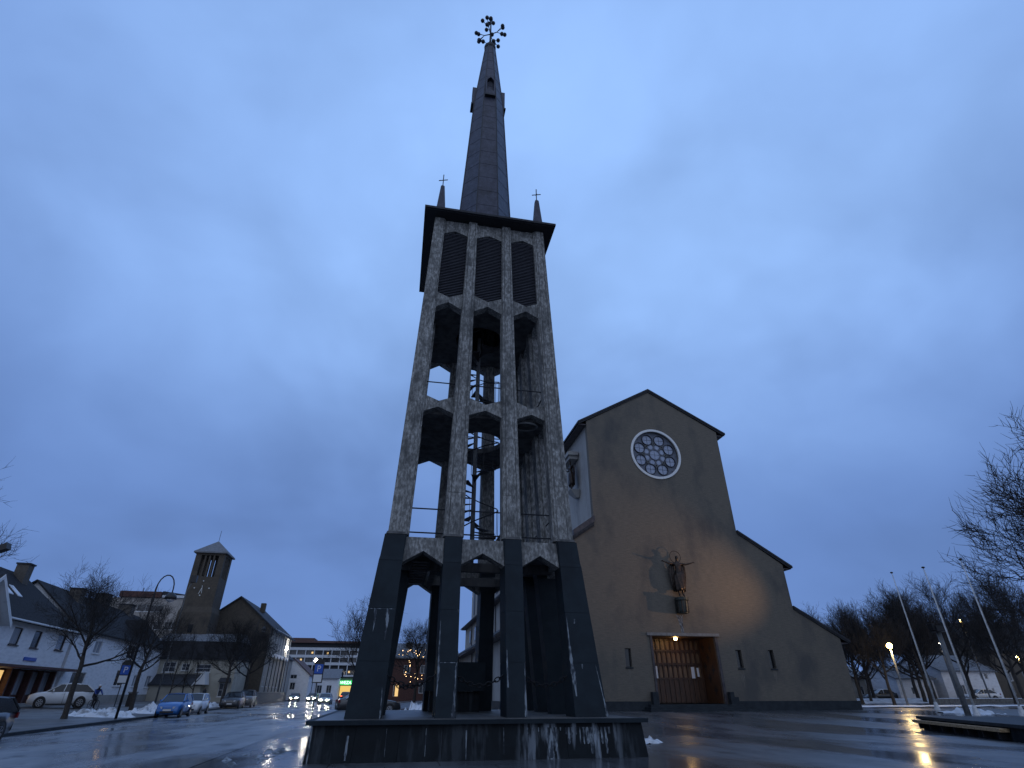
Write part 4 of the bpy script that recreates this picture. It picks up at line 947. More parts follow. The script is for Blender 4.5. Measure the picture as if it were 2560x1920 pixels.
MB().hexa([Fq(11.4, 0, 19.05), Fq(16.8, 0, 19.05), Fq(16.8, -3, 19.05), Fq(11.4, -3, 19.05), Fq(11.4, 0, 19.8), Fq(16.8, 0, 19.12), Fq(16.8, -3, 19.12), Fq(11.4, -3, 19.8)]).build('wedge_roof', 'roof_dark', be)
MB().tube([Fq(7.4, -.5, 19.6), Fq(7.4, -.5, 20.4)], .08, 5).build('vent', 'pole_black', be)
# --- cream house
cr = thing('cream_house', 'cream rendered house with mansard roof, low lean-to and small porch gable between the trees', 'house', (-29, 96, .5))
Fc = frame((-34.6, 96), (1, 0)); z_ = .4
ops = [(1.7, 3.4, 4.1, 5.4), (6.2, 8.2, 4.1, 5.1), (4.2, 5.3, 4.3, 5.2), (9.9, 11.1, 1.0, 2.7)]
shell(Fc, 0, 11.6, 9, .3, 6.0, ops, cr, 'cream_render')
for o_ in ops: window(Fc, o_, cr, 'win_glass', 'white_paint', (1, 1))
mb = MB(); mb.hexa([Fc(-.3, .4, 5.75), Fc(11.8, .4, 5.75), Fc(11.8, -9.3, 5.75), Fc(-.3, -9.3, 5.75), Fc(-.1, -.6, 8.2), Fc(11.2, -.6, 8.2), Fc(11.2, -8.3, 8.2), Fc(-.1, -8.3, 8.2)]); mb.build('mansard', 'tile_dark', cr)
mb = MB(); mb.hexa([Fc(-.2, -.5, 8.21), Fc(11.3, -.5, 8.21), Fc(11.3, -8.4, 8.21), Fc(-.2, -8.4, 8.21), Fc(-.1, -3.9, 9.5), Fc(11.0, -3.9, 9.5), Fc(11.0, -4.9, 9.5), Fc(-.1, -4.9, 9.5)]); mb.build('roof', 'roof_grey', cr)
mb = MB(); mb.hexa([Fc(-.3, 2.2, 2.4), Fc(7.6, 2.2, 2.4), Fc(7.6, .003, 2.4), Fc(-.3, .003, 2.4), Fc(-.3, 2.2, 2.5), Fc(7.6, 2.2, 2.5), Fc(7.6, .003, 3.85), Fc(-.3, .003, 3.85)]); mb.build('lean_to_roof', 'roof_dark', cr)
MB().obox(Fc, -.2, 8.0, .1, 1.9, .3, 2.395).build('lean_to_wall', 'cream_render', cr)
MB().extr([Fc(7.0, 2.3, 2.5), Fc(8.6, 2.3, 2.5), Fc(8.2, 2.3, 4.1)], tuple(Fc(0, -2, 0) - Fc(0, 0, 0))).build('porch_gable', 'white_paint', cr)
MB().tube([Fc(6.9, 2.4, 2.35), Fc(8.2, 2.4, 4.2)], .07, 4).build('bargeboard', 'white_paint', cr)
MB().hexa([Fc(9.8, .9, 2.85), Fc(11.4, .9, 2.85), Fc(11.4, .02, 2.85), Fc(9.8, .02, 2.85), Fc(10, .5, 3.4), Fc(11.3, .5, 3.4), Fc(11.3, .02, 3.4), Fc(10, .02, 3.4)]).build('door_canopy', 'roof_dark', cr)
# --- brown hall with its belfry
ha = thing('brick_hall', 'brown rendered hall with a steep gable and white upper window bay facing the street', 'building', (-26, 105, .4))
Fh = frame((-32.6, 105), (1, 0))
ze, zr, xr = 11.05, 15.6, 5.85
mb = MB(); wall(mb, Fh, 11.7, .2, ze, []); mb.add([Fh(0, 0, ze), Fh(11.7, 0, ze), Fh(xr, 0, zr)], [(0, 1, 2)]); mb.build('gable_wall', 'hall_brick', ha)
Fz = frame((-20.9, 105.01), (0, 1))
lo_ = [(1.4 + i * 3.0, 2.2 + i * 3.0, 2.4, 3.8) for i in range(6)]
mb = MB(); wall(mb, Fz, 20, .2, ze, lo_ + [(1.8, 18.5, 7.1, 10.9)]); mb.build('street_wall', 'grey_render', ha); MB().add([Fh(0, -20, .2), Fh(0, 0, .2), Fh(0, 0, ze), Fh(0, -20, ze)], [(0, 1, 2, 3)]).build('rear_wall', 'hall_brick', ha)
for o_ in lo_: window(Fz, o_, ha, 'win_glass', 'white_paint', (0, 1))
bay = MB().obox(Fz, 1.6, 18.7, -.2, .55, 6.75, 7.3).obox(Fz, 1.6, 18.7, -.2, .5, 10.8, 11.0)
for i in range(8): bay.obox(Fz, 1.6 + i * 2.4, 1.9 + i * 2.4, -.2, .5, 7.3, 10.8)
bay = bay.build('window_bay', 'white_paint', ha); MB().obox(Fz, 1.9, 18.4, .05, .1, 7.3, 10.8).build('bay_pane', 'win_glass', bay)
for i in range(7): MB().tube([Fz(.8 + i * 3, .65, .3), Fz(.8 + i * 3, .65, 7)], .07, 6).build('bay_post', 'pole_black', ha)
mb = MB(); sl_ = (zr - ze) / xr
for s in (-1, 1):
    e_ = xr + s * (xr + .9); ze_ = ze - .9 * sl_
    mb.hexa([Fh(e_, .35, ze_), Fh(xr, .35, zr), Fh(xr, -20.5, zr), Fh(e_, -20.5, ze_), Fh(e_, .35, ze_ + .25), Fh(xr, .35, zr + .25), Fh(xr, -20.5, zr + .25), Fh(e_, -20.5, ze_ + .25)])
rf = mb.build('roof', 'roof_dark', ha); MB().obox(Fh, xr + 2, xr + 2.8, -7, -6.2, 14, 15.6).build('chimney', 'hall_brick', rf)
bt = thing('belfry', 'square brown brick belfry with open slits, clock hands and a small pyramid roof', 'tower', (-31.8, 102.2, .4))
x0, x1, y0, y1 = -34.05, -29.55, 99.9, 104.3
# shaft, slightly wider at the foot, open slits at the top
mb = MB(); mb.loft([[(x0 - q, y0 - q, z), (x1 + q, y0 - q, z), (x1 + q, y1 + q, z), (x0 - q, y1 + q, z)] for z, q in ((.2, .25), (12.6, .22), (13.4, 0), (18.0, 0))]); mb.build('shaft', 'hall_brick', bt)
for (ax0, ax1, ay0, ay1) in ((x0, x0 + .9, y0, y0 + .9), (x1 - .9, x1, y0, y0 + .9), (x0, x0 + .9, y1 - .9, y1), (x1 - .9, x1, y1 - .9, y1)): MB().box(ax0, ax1, ay0, ay1, 18.002, 21.4).build('corner_pier', 'hall_brick', bt)
for i in range(3):
    xx = x0 + .9 + (i + .78) * .66; MB().box(xx, xx + .26, y0 + .05, y0 + .6, 18.002, 21.4).build('slit_mullion', 'hall_brick', bt); MB().box(xx, xx + .26, y1 - .6, y1 - .05, 18.002, 21.4).build('slit_mullion', 'hall_brick', bt)
    yy_ = y0 + .9 + (i + .78) * .64; MB().box(x1 - .6, x1 - .05, yy_, yy_ + .26, 18.002, 21.4).build('slit_mullion', 'hall_brick', bt)
MB().box(x0, x1, y0, y1, 21.402, 21.9).build('belfry_beam', 'hall_brick', bt)
MB().loft([[(-31.8 + a * c_, 102.1 + a * e__, z) for c_, e__ in ((-1, -1), (1, -1), (1, 1), (-1, 1))] for a, z in ((2.62, 21.72), (2.58, 21.95), (.02, 24.2))]).build('roof', 'roof_grey', bt)
MB().tube([(-31.8, 102.1, 24.2), (-31.8, 102.1, 26)], .035, 5).build('spike', 'pole_black', bt)
Fk = frame((-31.8, y0), (1, 0)); ck = MB()
for a in range(4): t = a * pi / 2; ck.lathe([(.10, -.04), (.10, .04)], Fk(1.1 * sin(t), .06, 16.2 + 1.1 * cos(t)), 10, 'y')
ck.hexa([Fk(-.05, .03, 16.2), Fk(.05, .03, 16.2), Fk(.05, .06, 16.2), Fk(-.05, .06, 16.2), Fk(-.32, .03, 15.3), Fk(-.24, .03, 15.3), Fk(-.24, .06, 15.3), Fk(-.32, .06, 15.3)])
ck.hexa([Fk(-.04, .065, 16.6), Fk(.04, .065, 16.6), Fk(.04, .09, 16.6), Fk(-.04, .09, 16.6), Fk(.14, .065, 15.4), Fk(.20, .065, 15.4), Fk(.20, .09, 15.4), Fk(.14, .09, 15.4)])
ck.build('clock_face', 'clock_white', bt)
MB().obox(Fk, -.4, .3, .02, .25, 9.6, 10.8).build('window', 'black_glass', bt)
fn = thing('stone_wall', 'low rough stone wall along the pavement in front of the brown hall', 'wall', (-20.4, 103, .2))
MB().box(-20.35, -20.0, 98, 126, .1, 1.5).build('masonry', 'stone_wall', fn); MB().box(-20.42, -19.93, 98, 126, 1.502, 1.6).build('coping', 'grey_render', fn)
# --- further houses down the street
def smallhouse(name, lab, x0, x1, y0, y1, ze, zr, m, rm, axis='y', wins=(), cat='house', chim=None, grp=None, z0=0, glass='win_glass'):
    t = thing(name, lab, cat, ((x0 + x1) / 2, y0, z0), 0, grp); Fx_ = frame((x0, y0), (1, 0)); W_, D_ = x1 - x0, y1 - y0
    fr_ = [w_ for w_ in wins if w_[0] == 'f']; sr = [w_ for w_ in wins if w_[0] == 's']; slf = [w_ for w_ in wins if w_[0] == 'l']
    mb = MB(); wall(mb, Fx_, W_, z0, ze, [w_[1:] for w_ in fr_])
    Fr = frame((x1, y0), (0, 1)); Fl_ = frame((x0, y1), (0, -1)); wall(mb, Fr, D_, z0, ze, [w_[1:] for w_ in sr]); wall(mb, Fl_, D_, z0, ze, [w_[1:] for w_ in slf])
    mb.add([Fx_(0, -D_, z0), Fx_(W_, -D_, z0), Fx_(W_, -D_, ze), Fx_(0, -D_, ze)], [(0, 1, 2, 3)])
    if axis == 'y': mb.add([Fx_(0, 0, ze), Fx_(W_, 0, ze), Fx_(W_ / 2, 0, zr)], [(0, 1, 2)])
    else: mb.add([Fx_(0, 0, ze), Fx_(0, -D_, ze), Fx_(0, -D_ / 2, zr)], [(0, 1, 2)]); mb.add([Fx_(W_, 0, ze), Fx_(W_, -D_, ze), Fx_(W_, -D_ / 2, zr)], [(0, 1, 2)])
    mb.build('wall', m, t)
    for w_ in wins: window({'f': Fx_, 's': Fr, 'l': Fl_}[w_[0]], w_[1:], t, glass, 'white_paint', (1, 0), sill=False)
    mb = MB(); ov = .35
    if axis == 'y':
        sl = (zr - ze) / (W_ / 2)
        for s in (-1, 1):
            e_ = W_ / 2 + s * (W_ / 2 + ov); mb.hexa([Fx_(e_, ov, ze - ov * sl), Fx_(W_ / 2, ov, zr), Fx_(W_ / 2, -D_ - ov, zr), Fx_(e_, -D_ - ov, ze - ov * sl)] + [Fx_(e_, ov, ze - ov * sl + .18), Fx_(W_ / 2, ov, zr + .18), Fx_(W_ / 2, -D_ - ov, zr + .18), Fx_(e_, -D_ - ov, ze - ov * sl + .18)])
    else:
        sl = (zr - ze) / (D_ / 2)
        for s in (0, 1):
            n_e = ov if s == 0 else -D_ - ov; mb.hexa([Fx_(-ov, n_e, ze - ov * sl), Fx_(W_ + ov, n_e, ze - ov * sl), Fx_(W_ + ov, -D_ / 2, zr), Fx_(-ov, -D_ / 2, zr), Fx_(-ov, n_e, ze - ov * sl + .18), Fx_(W_ + ov, n_e, ze - ov * sl + .18), Fx_(W_ + ov, -D_ / 2, zr + .18), Fx_(-ov, -D_ / 2, zr + .18)])
    rf = mb.build('roof', rm, t)
    if chim: MB().box(*chim).build('chimney', 'chimney_brick', rf)
    return t
smallhouse('stone_house', 'grey rendered house just beyond the brown hall on the left of the street', -27, -21.6, 126.5, 137, 7.6, 9.7, 'grey_render', 'roof_dark', 'y', [('f', 3.8, 4.8, 3, 4.4), ('s', 1.5, 2.5, 3, 4.6), ('s', 5, 6, 3, 4.6)])
smallhouse('gable_house', 'small white gabled house with brown roof down the street left of the parking sign', -25.6, -18.0, 140, 154, 4.9, 7.9, 'clapboard', 'roof_red', 'y', [('f', 3.6, 5.0, 5.0 - .9, 5.0 - .1), ('f', 3.8, 4.9, 2.0, 3.4), ('s', 1, 1.8, 1, 3.6), ('s', 4, 4.8, 1, 3.6), ('s', 7, 7.8, 1, 3.6)])
smallhouse('grey_roof_house', 'small white house with a grey roof behind the parking sign', -18.5, -12.8, 152, 162, 4.4, 6.4, 'clapboard', 'roof_grey', 'x', [('f', 1, 2.2, 1.3, 3), ('f', 3.2, 4.4, 1.3, 3), ('s', 3, 4, 1.5, 3)])
# kebab shop with the green lit sign
kb_ = thing('snack_shop', 'small shop with green lit sign and warm lit window at the street end', 'shop', (-10.5, 158, 0))
MB().box(-12.9, -7.0, 158, 166, 0, 4.6).build('wall', 'grey_render', kb_); MB().box(-13.1, -6.8, 157.6, 166, 4.602, 4.9).build('flat_roof', 'roof_dark', kb_)
sg = MB().box(-12.7, -9.3, 157.7, 157.98, 3.15, 4.05).build('sign', 'green_sign', kb_)
textmesh('WEZA-B', 'lettering', .95, 'sign_glow', sg, Matrix.Translation((-11.0, 157.68, 3.58)) @ Matrix.Rotation(pi / 2, 4, 'X'))
MB().box(-12.6, -9.5, 157.9, 157.99, .7, 2.9).build('lit_window', 'amber_light', kb_)
# office block closing the view
of = thing('office_block', 'long light concrete block with bands of windows and dark red roof closing the street', 'building', (-20, 190, 0))
mb = MB(); MBw = MB().box(-37, -6, 190.6, 204, 0, 14.6); MBw.build('body', 'roof_dark', of)
mb = MB()
for z in (.3, 2.3, 5.3, 8.6, 10.6, 12.6): mb.box(-37, -5.8, 189.9, 190.59, z, z + .75)
for i in range(13): mb.box(-37 + i * 2.55, -36.75 + i * 2.55, 189.95, 190.58, .3, 13.3)
mb.build('concrete_frame', 'concrete_light', of)
for z in (3.1, 6.1, 9.35, 11.35):
    for i in range(12): MB().box(-36.6 + i * 2.55, -34.6 + i * 2.55, 190.45, 190.55, z + .05, z + 1.1).build('window', 'win_glass', of)
for (x, z) in ((-28, 9.8), (-20.5, 11.6), (-33, 6.4), (-13.5, 6.6), (-25, 11.7), (-9.5, 9.7)): MB().box(x, x + .5, 190.38, 190.44, z, z + .5).build('lit_pane', 'lit_window', of)
MB().box(-37, -6, 189.6, 204.2, 14.605, 15.2).box(-37, -25, 192, 200, 15.205, 16.1).build('roof', 'roof_red', of)
MB().box(-36, -7, 191.5, 203, 13.0, 14.5).build('top_floor', 'brick_red', of)
# brick house seen through the tower
smallhouse('brick_house', 'dark red brick house with hipped grey roof seen between the tower legs', -1.0, 10.2, 100, 112, 6.45, 8.8, 'brick_red', 'roof_grey', 'x', [('f', 1.2, 2.0, 1.0, 2.6), ('f', 5.2, 6.4, 1.4, 2.8), ('f', 5.2, 6.4, 4.2, 5.4), ('f', 2.6, 3.6, 4.2, 5.4)], chim=(1.7, 2.8, 103.5, 104.5, 6.9, 9.0), z0=.3)
MB().box(.5, 1.0, 99.9, 99.99, 1.0, 2.6).build('lit_window', 'lit_window', bpy.data.objects['brick_house'])
# --- right side of the photo
smallhouse('blue_grey_house', 'low blue grey building behind the trees just right of the church', 66.5, 71.5, 82, 90, 3.6, 5.2, 'grey_render', 'roof_grey', 'x', [('f', 3, 4, 1.2, 2.4)], z0=.4)
smallhouse('low_white_house', 'low white house with small paned windows behind the leftmost flagpole', 71.0, 77.2, 76, 84, 3.3, 4.9, 'clapboard', 'roof_grey', 'x', [('f', 2.1, 3.0, 1.3, 2.2), ('f', 4.9, 5.7, 1.3, 2.2)], z0=.4)
smallhouse('white_villa', 'two storey white villa with grey roof between the middle and right flagpoles', 78.0, 87.4, 75, 84, 4.3, 6.4, 'clapboard', 'roof_grey', 'x', [('f', 7.4, 7.9, 3.2, 4.0), ('f', 6.6, 7.0, 3.2, 4.0), ('f', 6.9, 7.3, 1.1, 2.1), ('f', 7.8, 8.2, 1.1, 2.1), ('f', 2.5, 3.3, 1.3, 2.5)], z0=.4)
smallhouse('brown_block', 'large dark brown house with ochre lower wall at the right edge', 88.5, 103, 76, 90, 7.2, 11.6, 'hall_brick', 'roof_dark', 'x', [('f', 2, 3, 3, 4.4), ('f', 5, 6, 3, 4.4), ('f', 8, 9, 3, 4.4), ('f', 5, 6, 5.2, 6.4)], z0=.4)
hd = thing('hedge_wall', 'low brownish garden wall behind the flagpoles', 'wall', (60, 62, .5))
MB().box(58, 120, 57.6, 57.9, .4, .95).build('masonry', 'stone_wall', hd)
# ------------------------------------------------------------------ vehicles
mat('paint_white', (.62, .65, .68), .25, spec=.6, coat=.6, bump=.02); mat('paint_blue', (.012, .125, .40), .25, spec=.6, coat=.6, bump=.02)
mat('paint_dark', (.020, .022, .026), .28, spec=.6, coat=.6, bump=.02); mat('paint_grey', (.055, .060, .070), .28, spec=.6, coat=.6, bump=.02)
mat('paint_silver', (.30, .32, .35), .3, spec=.6, coat=.5, bump=.02)
mat('tyre', (.012, .012, .013), .8); mat('rim', (.30, .31, .33), .35, metal=.6); mat('plastic', (.012, .013, .015), .6)
mat('headlamp_off', (.45, .48, .52), .15, spec=.8); mat('headlamp_on', (1, 1, 1), .3, emit=(1, .90, .68), es=500)
mat('tail_lamp', (.20, .008, .008), .3); mat('tail_on', (.5, .02, .02), .3, emit=(1, .08, .04), es=4); mat('plate', (.6, .6, .6), .5)
TYPES = {   # length, half width, wheel r, belt profile (x, z), roof profile (x, z); x=0 is the nose
 'hatch': dict(L=3.6, W=.80, r=.29, hood=[(0, .50), (.05, .72), (.35, .90), (.95, .99)], belt=.98, cab=[(.85, .99), (1.45, 1.42), (2.2, 1.49), (3.1, 1.45), (3.5, 1.02)], tail=[(3.5, 1.0), (3.6, .72), (3.58, .45)], wh=(.62, 3.02)),
 'suv': dict(L=4.6, W=.93, r=.36, hood=[(0, .58), (.06, .84), (.5, .98), (1.25, 1.07)], belt=1.06, cab=[(1.15, 1.07), (1.95, 1.52), (2.8, 1.60), (3.9, 1.50), (4.5, 1.10)], tail=[(4.5, 1.08), (4.6, .80), (4.55, .48)], wh=(.88, 3.68)),
 'sedan': dict(L=4.5, W=.88, r=.32, hood=[(0, .50), (.06, .68), (.5, .82), (1.35, .94)], belt=.93, cab=[(1.25, .94), (2.0, 1.36), (2.7, 1.43), (3.4, 1.36), (4.0, 1.0)], tail=[(4.35, .98), (4.5, .78), (4.46, .42)], wh=(.85, 3.55)),
 'wagon': dict(L=4.7, W=.88, r=.32, hood=[(0, .50), (.06, .68), (.5, .84), (1.4, .95)], belt=.95, cab=[(1.3, .96), (2.0, 1.40), (2.8, 1.46), (4.2, 1.40), (4.62, 1.0)], tail=[(4.6, .98), (4.7, .78), (4.66, .42)], wh=(.88, 3.70)),
}
def car(kind, paint, name, label, x, y, rz, lights='off', group=None, z=None, plate=True, tail='tail_lamp', snow=False):
    """nose at local +Y ... the car points along rz (0 = +Y)"""
    D = TYPES[kind]; L_, W_, r_, bz = D['L'], D['W'], D['r'], D['belt']
    t = thing(name, label, 'car', (0, 0, 0), 0, group)
    X = lambda xx: L_ / 2 - xx          # nose forward (+Y)
    # body: rings across the width at stations along the length
    st = D['hood'] + [(D['wh'][0] + .9, bz), (L_ * .55, bz + .01), (L_ * .8, bz + .02)] + D['tail']
    st = sorted(st[:-1]) ; rings = []
    for xx, zt in st + [D['tail'][-1]]:
        e_ = min(xx, L_ - xx); wf = 1 - .16 * max(0, 1 - e_ / .55) ** 2; w = W_ * wf
        zb = .20 + (.10 * max(0, 1 - e_ / .3)); zt = max(zt, zb + .12); zm = min(zb + (zt - zb) * .55, .62)
        rings.append([(-w * .93, X(xx), zb), (-w, X(xx), zm), (-w * .985, X(xx), zt - .07), (-w * .88, X(xx), zt), (0, X(xx), zt + .025), (w * .88, X(xx), zt), (w * .985, X(xx), zt - .07), (w, X(xx), zm), (w * .93, X(xx), zb)])
    body = MB().loft(rings, True, True).build('body', paint, t, True)
    # wheel arches + wheels
    for xx in D['wh']:
        for s in (-1, 1):
            MB().lathe([(.01, 0), (r_ * 1.16, 0), (r_ * 1.18, .02), (.01, .02)], (0, 0, 0), 20, 'x') if 0 else None
            arch = MB(); ring_ = []
            arch.add([(s * (W_ + .006), X(xx), r_)] + [(s * (W_ + .006 - .05 * max(0, (z_ - .62))), X(xx) + r_ * 1.16 * cos(a), z_) for a in [pi * 2 * i / 20 for i in range(20)] for z_ in [r_ + r_ * 1.16 * sin(a)]], [(0, i + 1, (i + 1) % 20 + 1) for i in range(20)])
            arch.build('wheel_arch', 'plastic', t)
            w0, w1 = s * (W_ - .16), s * (W_ + .015)
            wh = MB().lathe([(r_ * .62, min(w0, w1)), (r_ * .97, min(w0, w1) + .01), (r_, (w0 + w1) / 2), (r_ * .97, max(w0, w1) - .01), (r_ * .62, max(w0, w1))], (0, X(xx), r_), 20, 'x').build('wheel', 'tyre', t, True)
            rm = MB(); yo = s * (W_ + .018)
            for i in range(7):
                a = 2 * pi * i / 7; c_, s_ = cos(a), sin(a); q = r_ * .60
                rm.add([(yo, X(xx) + c_ * .04 - s_ * .02, r_ + s_ * .04 + c_ * .02), (yo, X(xx) + c_ * .04 + s_ * .02, r_ + s_ * .04 - c_ * .02), (yo, X(xx) + c_ * q + s_ * .035, r_ + s_ * q - c_ * .035), (yo, X(xx) + c_ * q - s_ * .035, r_ + s_ * q + c_ * .035)], [(0, 1, 2, 3)])
            for i in range(20):
                a, b = 2 * pi * i / 20, 2 * pi * (i + 1) / 20; rm.add([(yo, X(xx) + r_ * k_ * cos(t_), r_ + r_ * k_ * sin(t_)) for k_, t_ in ((.57, a), (.64, a), (.64, b), (.57, b))], [(0, 1, 2, 3)])
            rm.build('rim', 'rim', wh)
    # greenhouse: glass shell with painted roof and pillars
    cab = D['cab']; g = []
    for xx, zt in cab:
        f = (zt - bz) / (cab[2][1] - bz); wt = W_ * (.93 - .19 * max(f, 0)); wb = W_ * .93
        g.append([(-wb, X(xx), bz - .03), (-wt, X(xx), zt), (0, X(xx), zt + .03), (wt, X(xx), zt), (wb, X(xx), bz - .03)])
    MB().loft(g, True, False).build('windows', 'black_glass', t)
    rf = MB(); rr = []
    for xx, zt in cab[1:4]:
        wt = W_ * .77; rr.append([(-wt, X(xx), zt - .03), (-wt + .02, X(xx), zt + .02), (0, X(xx), zt + .05), (wt - .02, X(xx), zt + .02), (wt, X(xx), zt - .03)])
    rf.loft(rr, False, False)
    for s in (-1, 1):
        pts_ = [(cab[0], cab[1]), (cab[3], cab[4]), ((L_ * .50, bz), (L_ * .52, cab[2][1]))]
        for (a, b) in pts_:
            fa = max(0, (a[1] - bz) / (cab[2][1] - bz)); fb = (b[1] - bz) / (cab[2][1] - bz)
            rf.tube([(s * (W_ * (.93 - .19 * fa) + .004), X(a[0]), a[1]), (s * (W_ * (.93 - .19 * fb) + .004), X(b[0]), b[1])], .038, 4)
    rf.build('roof', 'snow' if snow else paint, t)
    # lamps, bumpers, grille, plates, mirrors, handles
    for s in (-1, 1):
        hz_ = D['hood'][1][1] - .06
        MB().hexa([(s * W_ * .42, X(-.02), hz_ - .09), (s * W_ * .86, X(.12), hz_ - .07), (s * W_ * .80, X(.30), hz_ - .07), (s * W_ * .42, X(.2), hz_ - .09), (s * W_ * .42, X(-.015), hz_ + .03), (s * W_ * .87, X(.13), hz_ + .05), (s * W_ * .80, X(.32), hz_ + .05), (s * W_ * .42, X(.2), hz_ + .03)]).build('headlight', 'headlamp_on' if lights == 'on' else 'headlamp_off', t)
        MB().box(*sorted((s * W_ * .62, s * W_ * .93)), X(L_ - .10), X(L_ + .005), .74, .92).build('tail_light', tail, t)
        MB().hexa([(s * (W_ * .93), X(cab[0][0] + .35), bz), (s * (W_ + .17), X(cab[0][0] + .37), bz + .02), (s * (W_ + .17), X(cab[0][0] + .47), bz + .02), (s * (W_ * .93), X(cab[0][0] + .47), bz), (s * (W_ * .93), X(cab[0][0] + .35), bz + .1), (s * (W_ + .17), X(cab[0][0] + .37), bz + .15), (s * (W_ + .17), X(cab[0][0] + .47), bz + .15), (s * (W_ * .93), X(cab[0][0] + .47), bz + .1)]).build('mirror', paint, t)
        MB().box(*sorted((s * W_ * .99, s * (W_ + .012))), X(L_ * .52), X(L_ * .49), bz - .17, bz - .13).build('door_handle', paint, t)
        MB().box(*sorted((s * (W_ * .95), s * (W_ + .004))), X(D['wh'][1] - r_ * 1.2), X(D['wh'][0] + r_ * 1.2), .21, .30).build('sill', 'plastic', t)
        MB().box(*sorted((s * (W_ * .995), s * (W_ + .003))), X(L_ * .53), X(L_ * .525), .3, bz - .06).build('door_gap', 'plastic', t)
    MB().box(-W_ * .55, W_ * .55, X(.05), X(-.008), .30, .42).box(-W_ * .35, W_ * .35, X(.05), X(-.006), .50, .56).build('grille', 'plastic', t)
    MB().box(-W_ * .7, W_ * .7, X(L_ - .05), X(L_ + .004), .34, .44).build('rear_bumper', 'plastic', t)
    if plate: MB().box(-.26, .26, X(-.009), X(-.018), .43, .54).build('number_plate', 'plate', t); MB().box(-.26, .26, X(L_ + .008), X(L_ + .018), .56, .67).build('number_plate', 'plate', t)
    t.location = (x, y, T(x, y) if z is None else z); t.rotation_euler = (0, 0, rz); ORG[t.name] = (V(t.location), rz); return t
PK = 'cars parked along the kerb'
car('hatch', 'paint_blue', 'parked_car', 'small blue hatchback parked at the kerb, nearest of the kerbside cars', -15.55, 50.0, pi + .05, group=PK, z=.0)
car('hatch', 'paint_white', 'parked_car', 'small white hatchback parked right behind the blue hatchback', -16.0, 56.2, pi + .05, group=PK, z=.0)
car('suv', 'paint_dark', 'parked_car', 'dark car with pale front grille parked beyond the white hatchback', -17.2, 74.2, pi + .06, group=PK, z=.0)
car('suv', 'paint_grey', 'parked_car', 'taller dark grey van-like car parked last in the row beyond the dark car', -17.3, 80.6, pi + .06, group=PK, z=.0).scale = (1, 1, 1.12)
car('suv', 'paint_white', 'parked_car', 'large white crossover standing on the pavement in front of the white house', -26.6, 57.2, 2.05).scale = (1, .94, 1.10)
car('wagon', 'paint_dark', 'parked_car', 'dark estate car cut off by the left edge of the photo', -14.6, 24.75, pi + .02, z=.01)
car('sedan', 'paint_silver', 'approaching_car', 'silver car with bright headlights driving towards the camera in the middle of the street', -9.5, 95.5, pi, 'on')
car('sedan', 'paint_dark', 'approaching_car', 'car with glaring headlights behind the parking sign pole, left of the silver car', -14.0, 118, pi, 'on')
car('sedan', 'paint_dark', 'parked_car', 'dark car with one lit headlamp far down the street by the stone wall', -18.3, 126, pi + .05, 'on', z=.0)
car('suv', 'paint_dark', 'distant_car', 'small dark vehicle seen from behind in front of the green lit shop', -9.8, 140, 0, tail='tail_on', z=.0)
car('sedan', 'paint_dark', 'parked_car', 'dark car with a snowy roof parked behind the tower next to a snow heap', -1.6, 47.0, -1.35, snow=True)
car('sedan', 'paint_white', 'parked_car', 'white car parked in front of the white villa on the right', 79.5, 71.5, 1.4)
car('sedan', 'paint_dark', 'parked_car', 'dark snow covered car parked in front of the blue grey building', 69.0, 77.5, 1.5, snow=True)

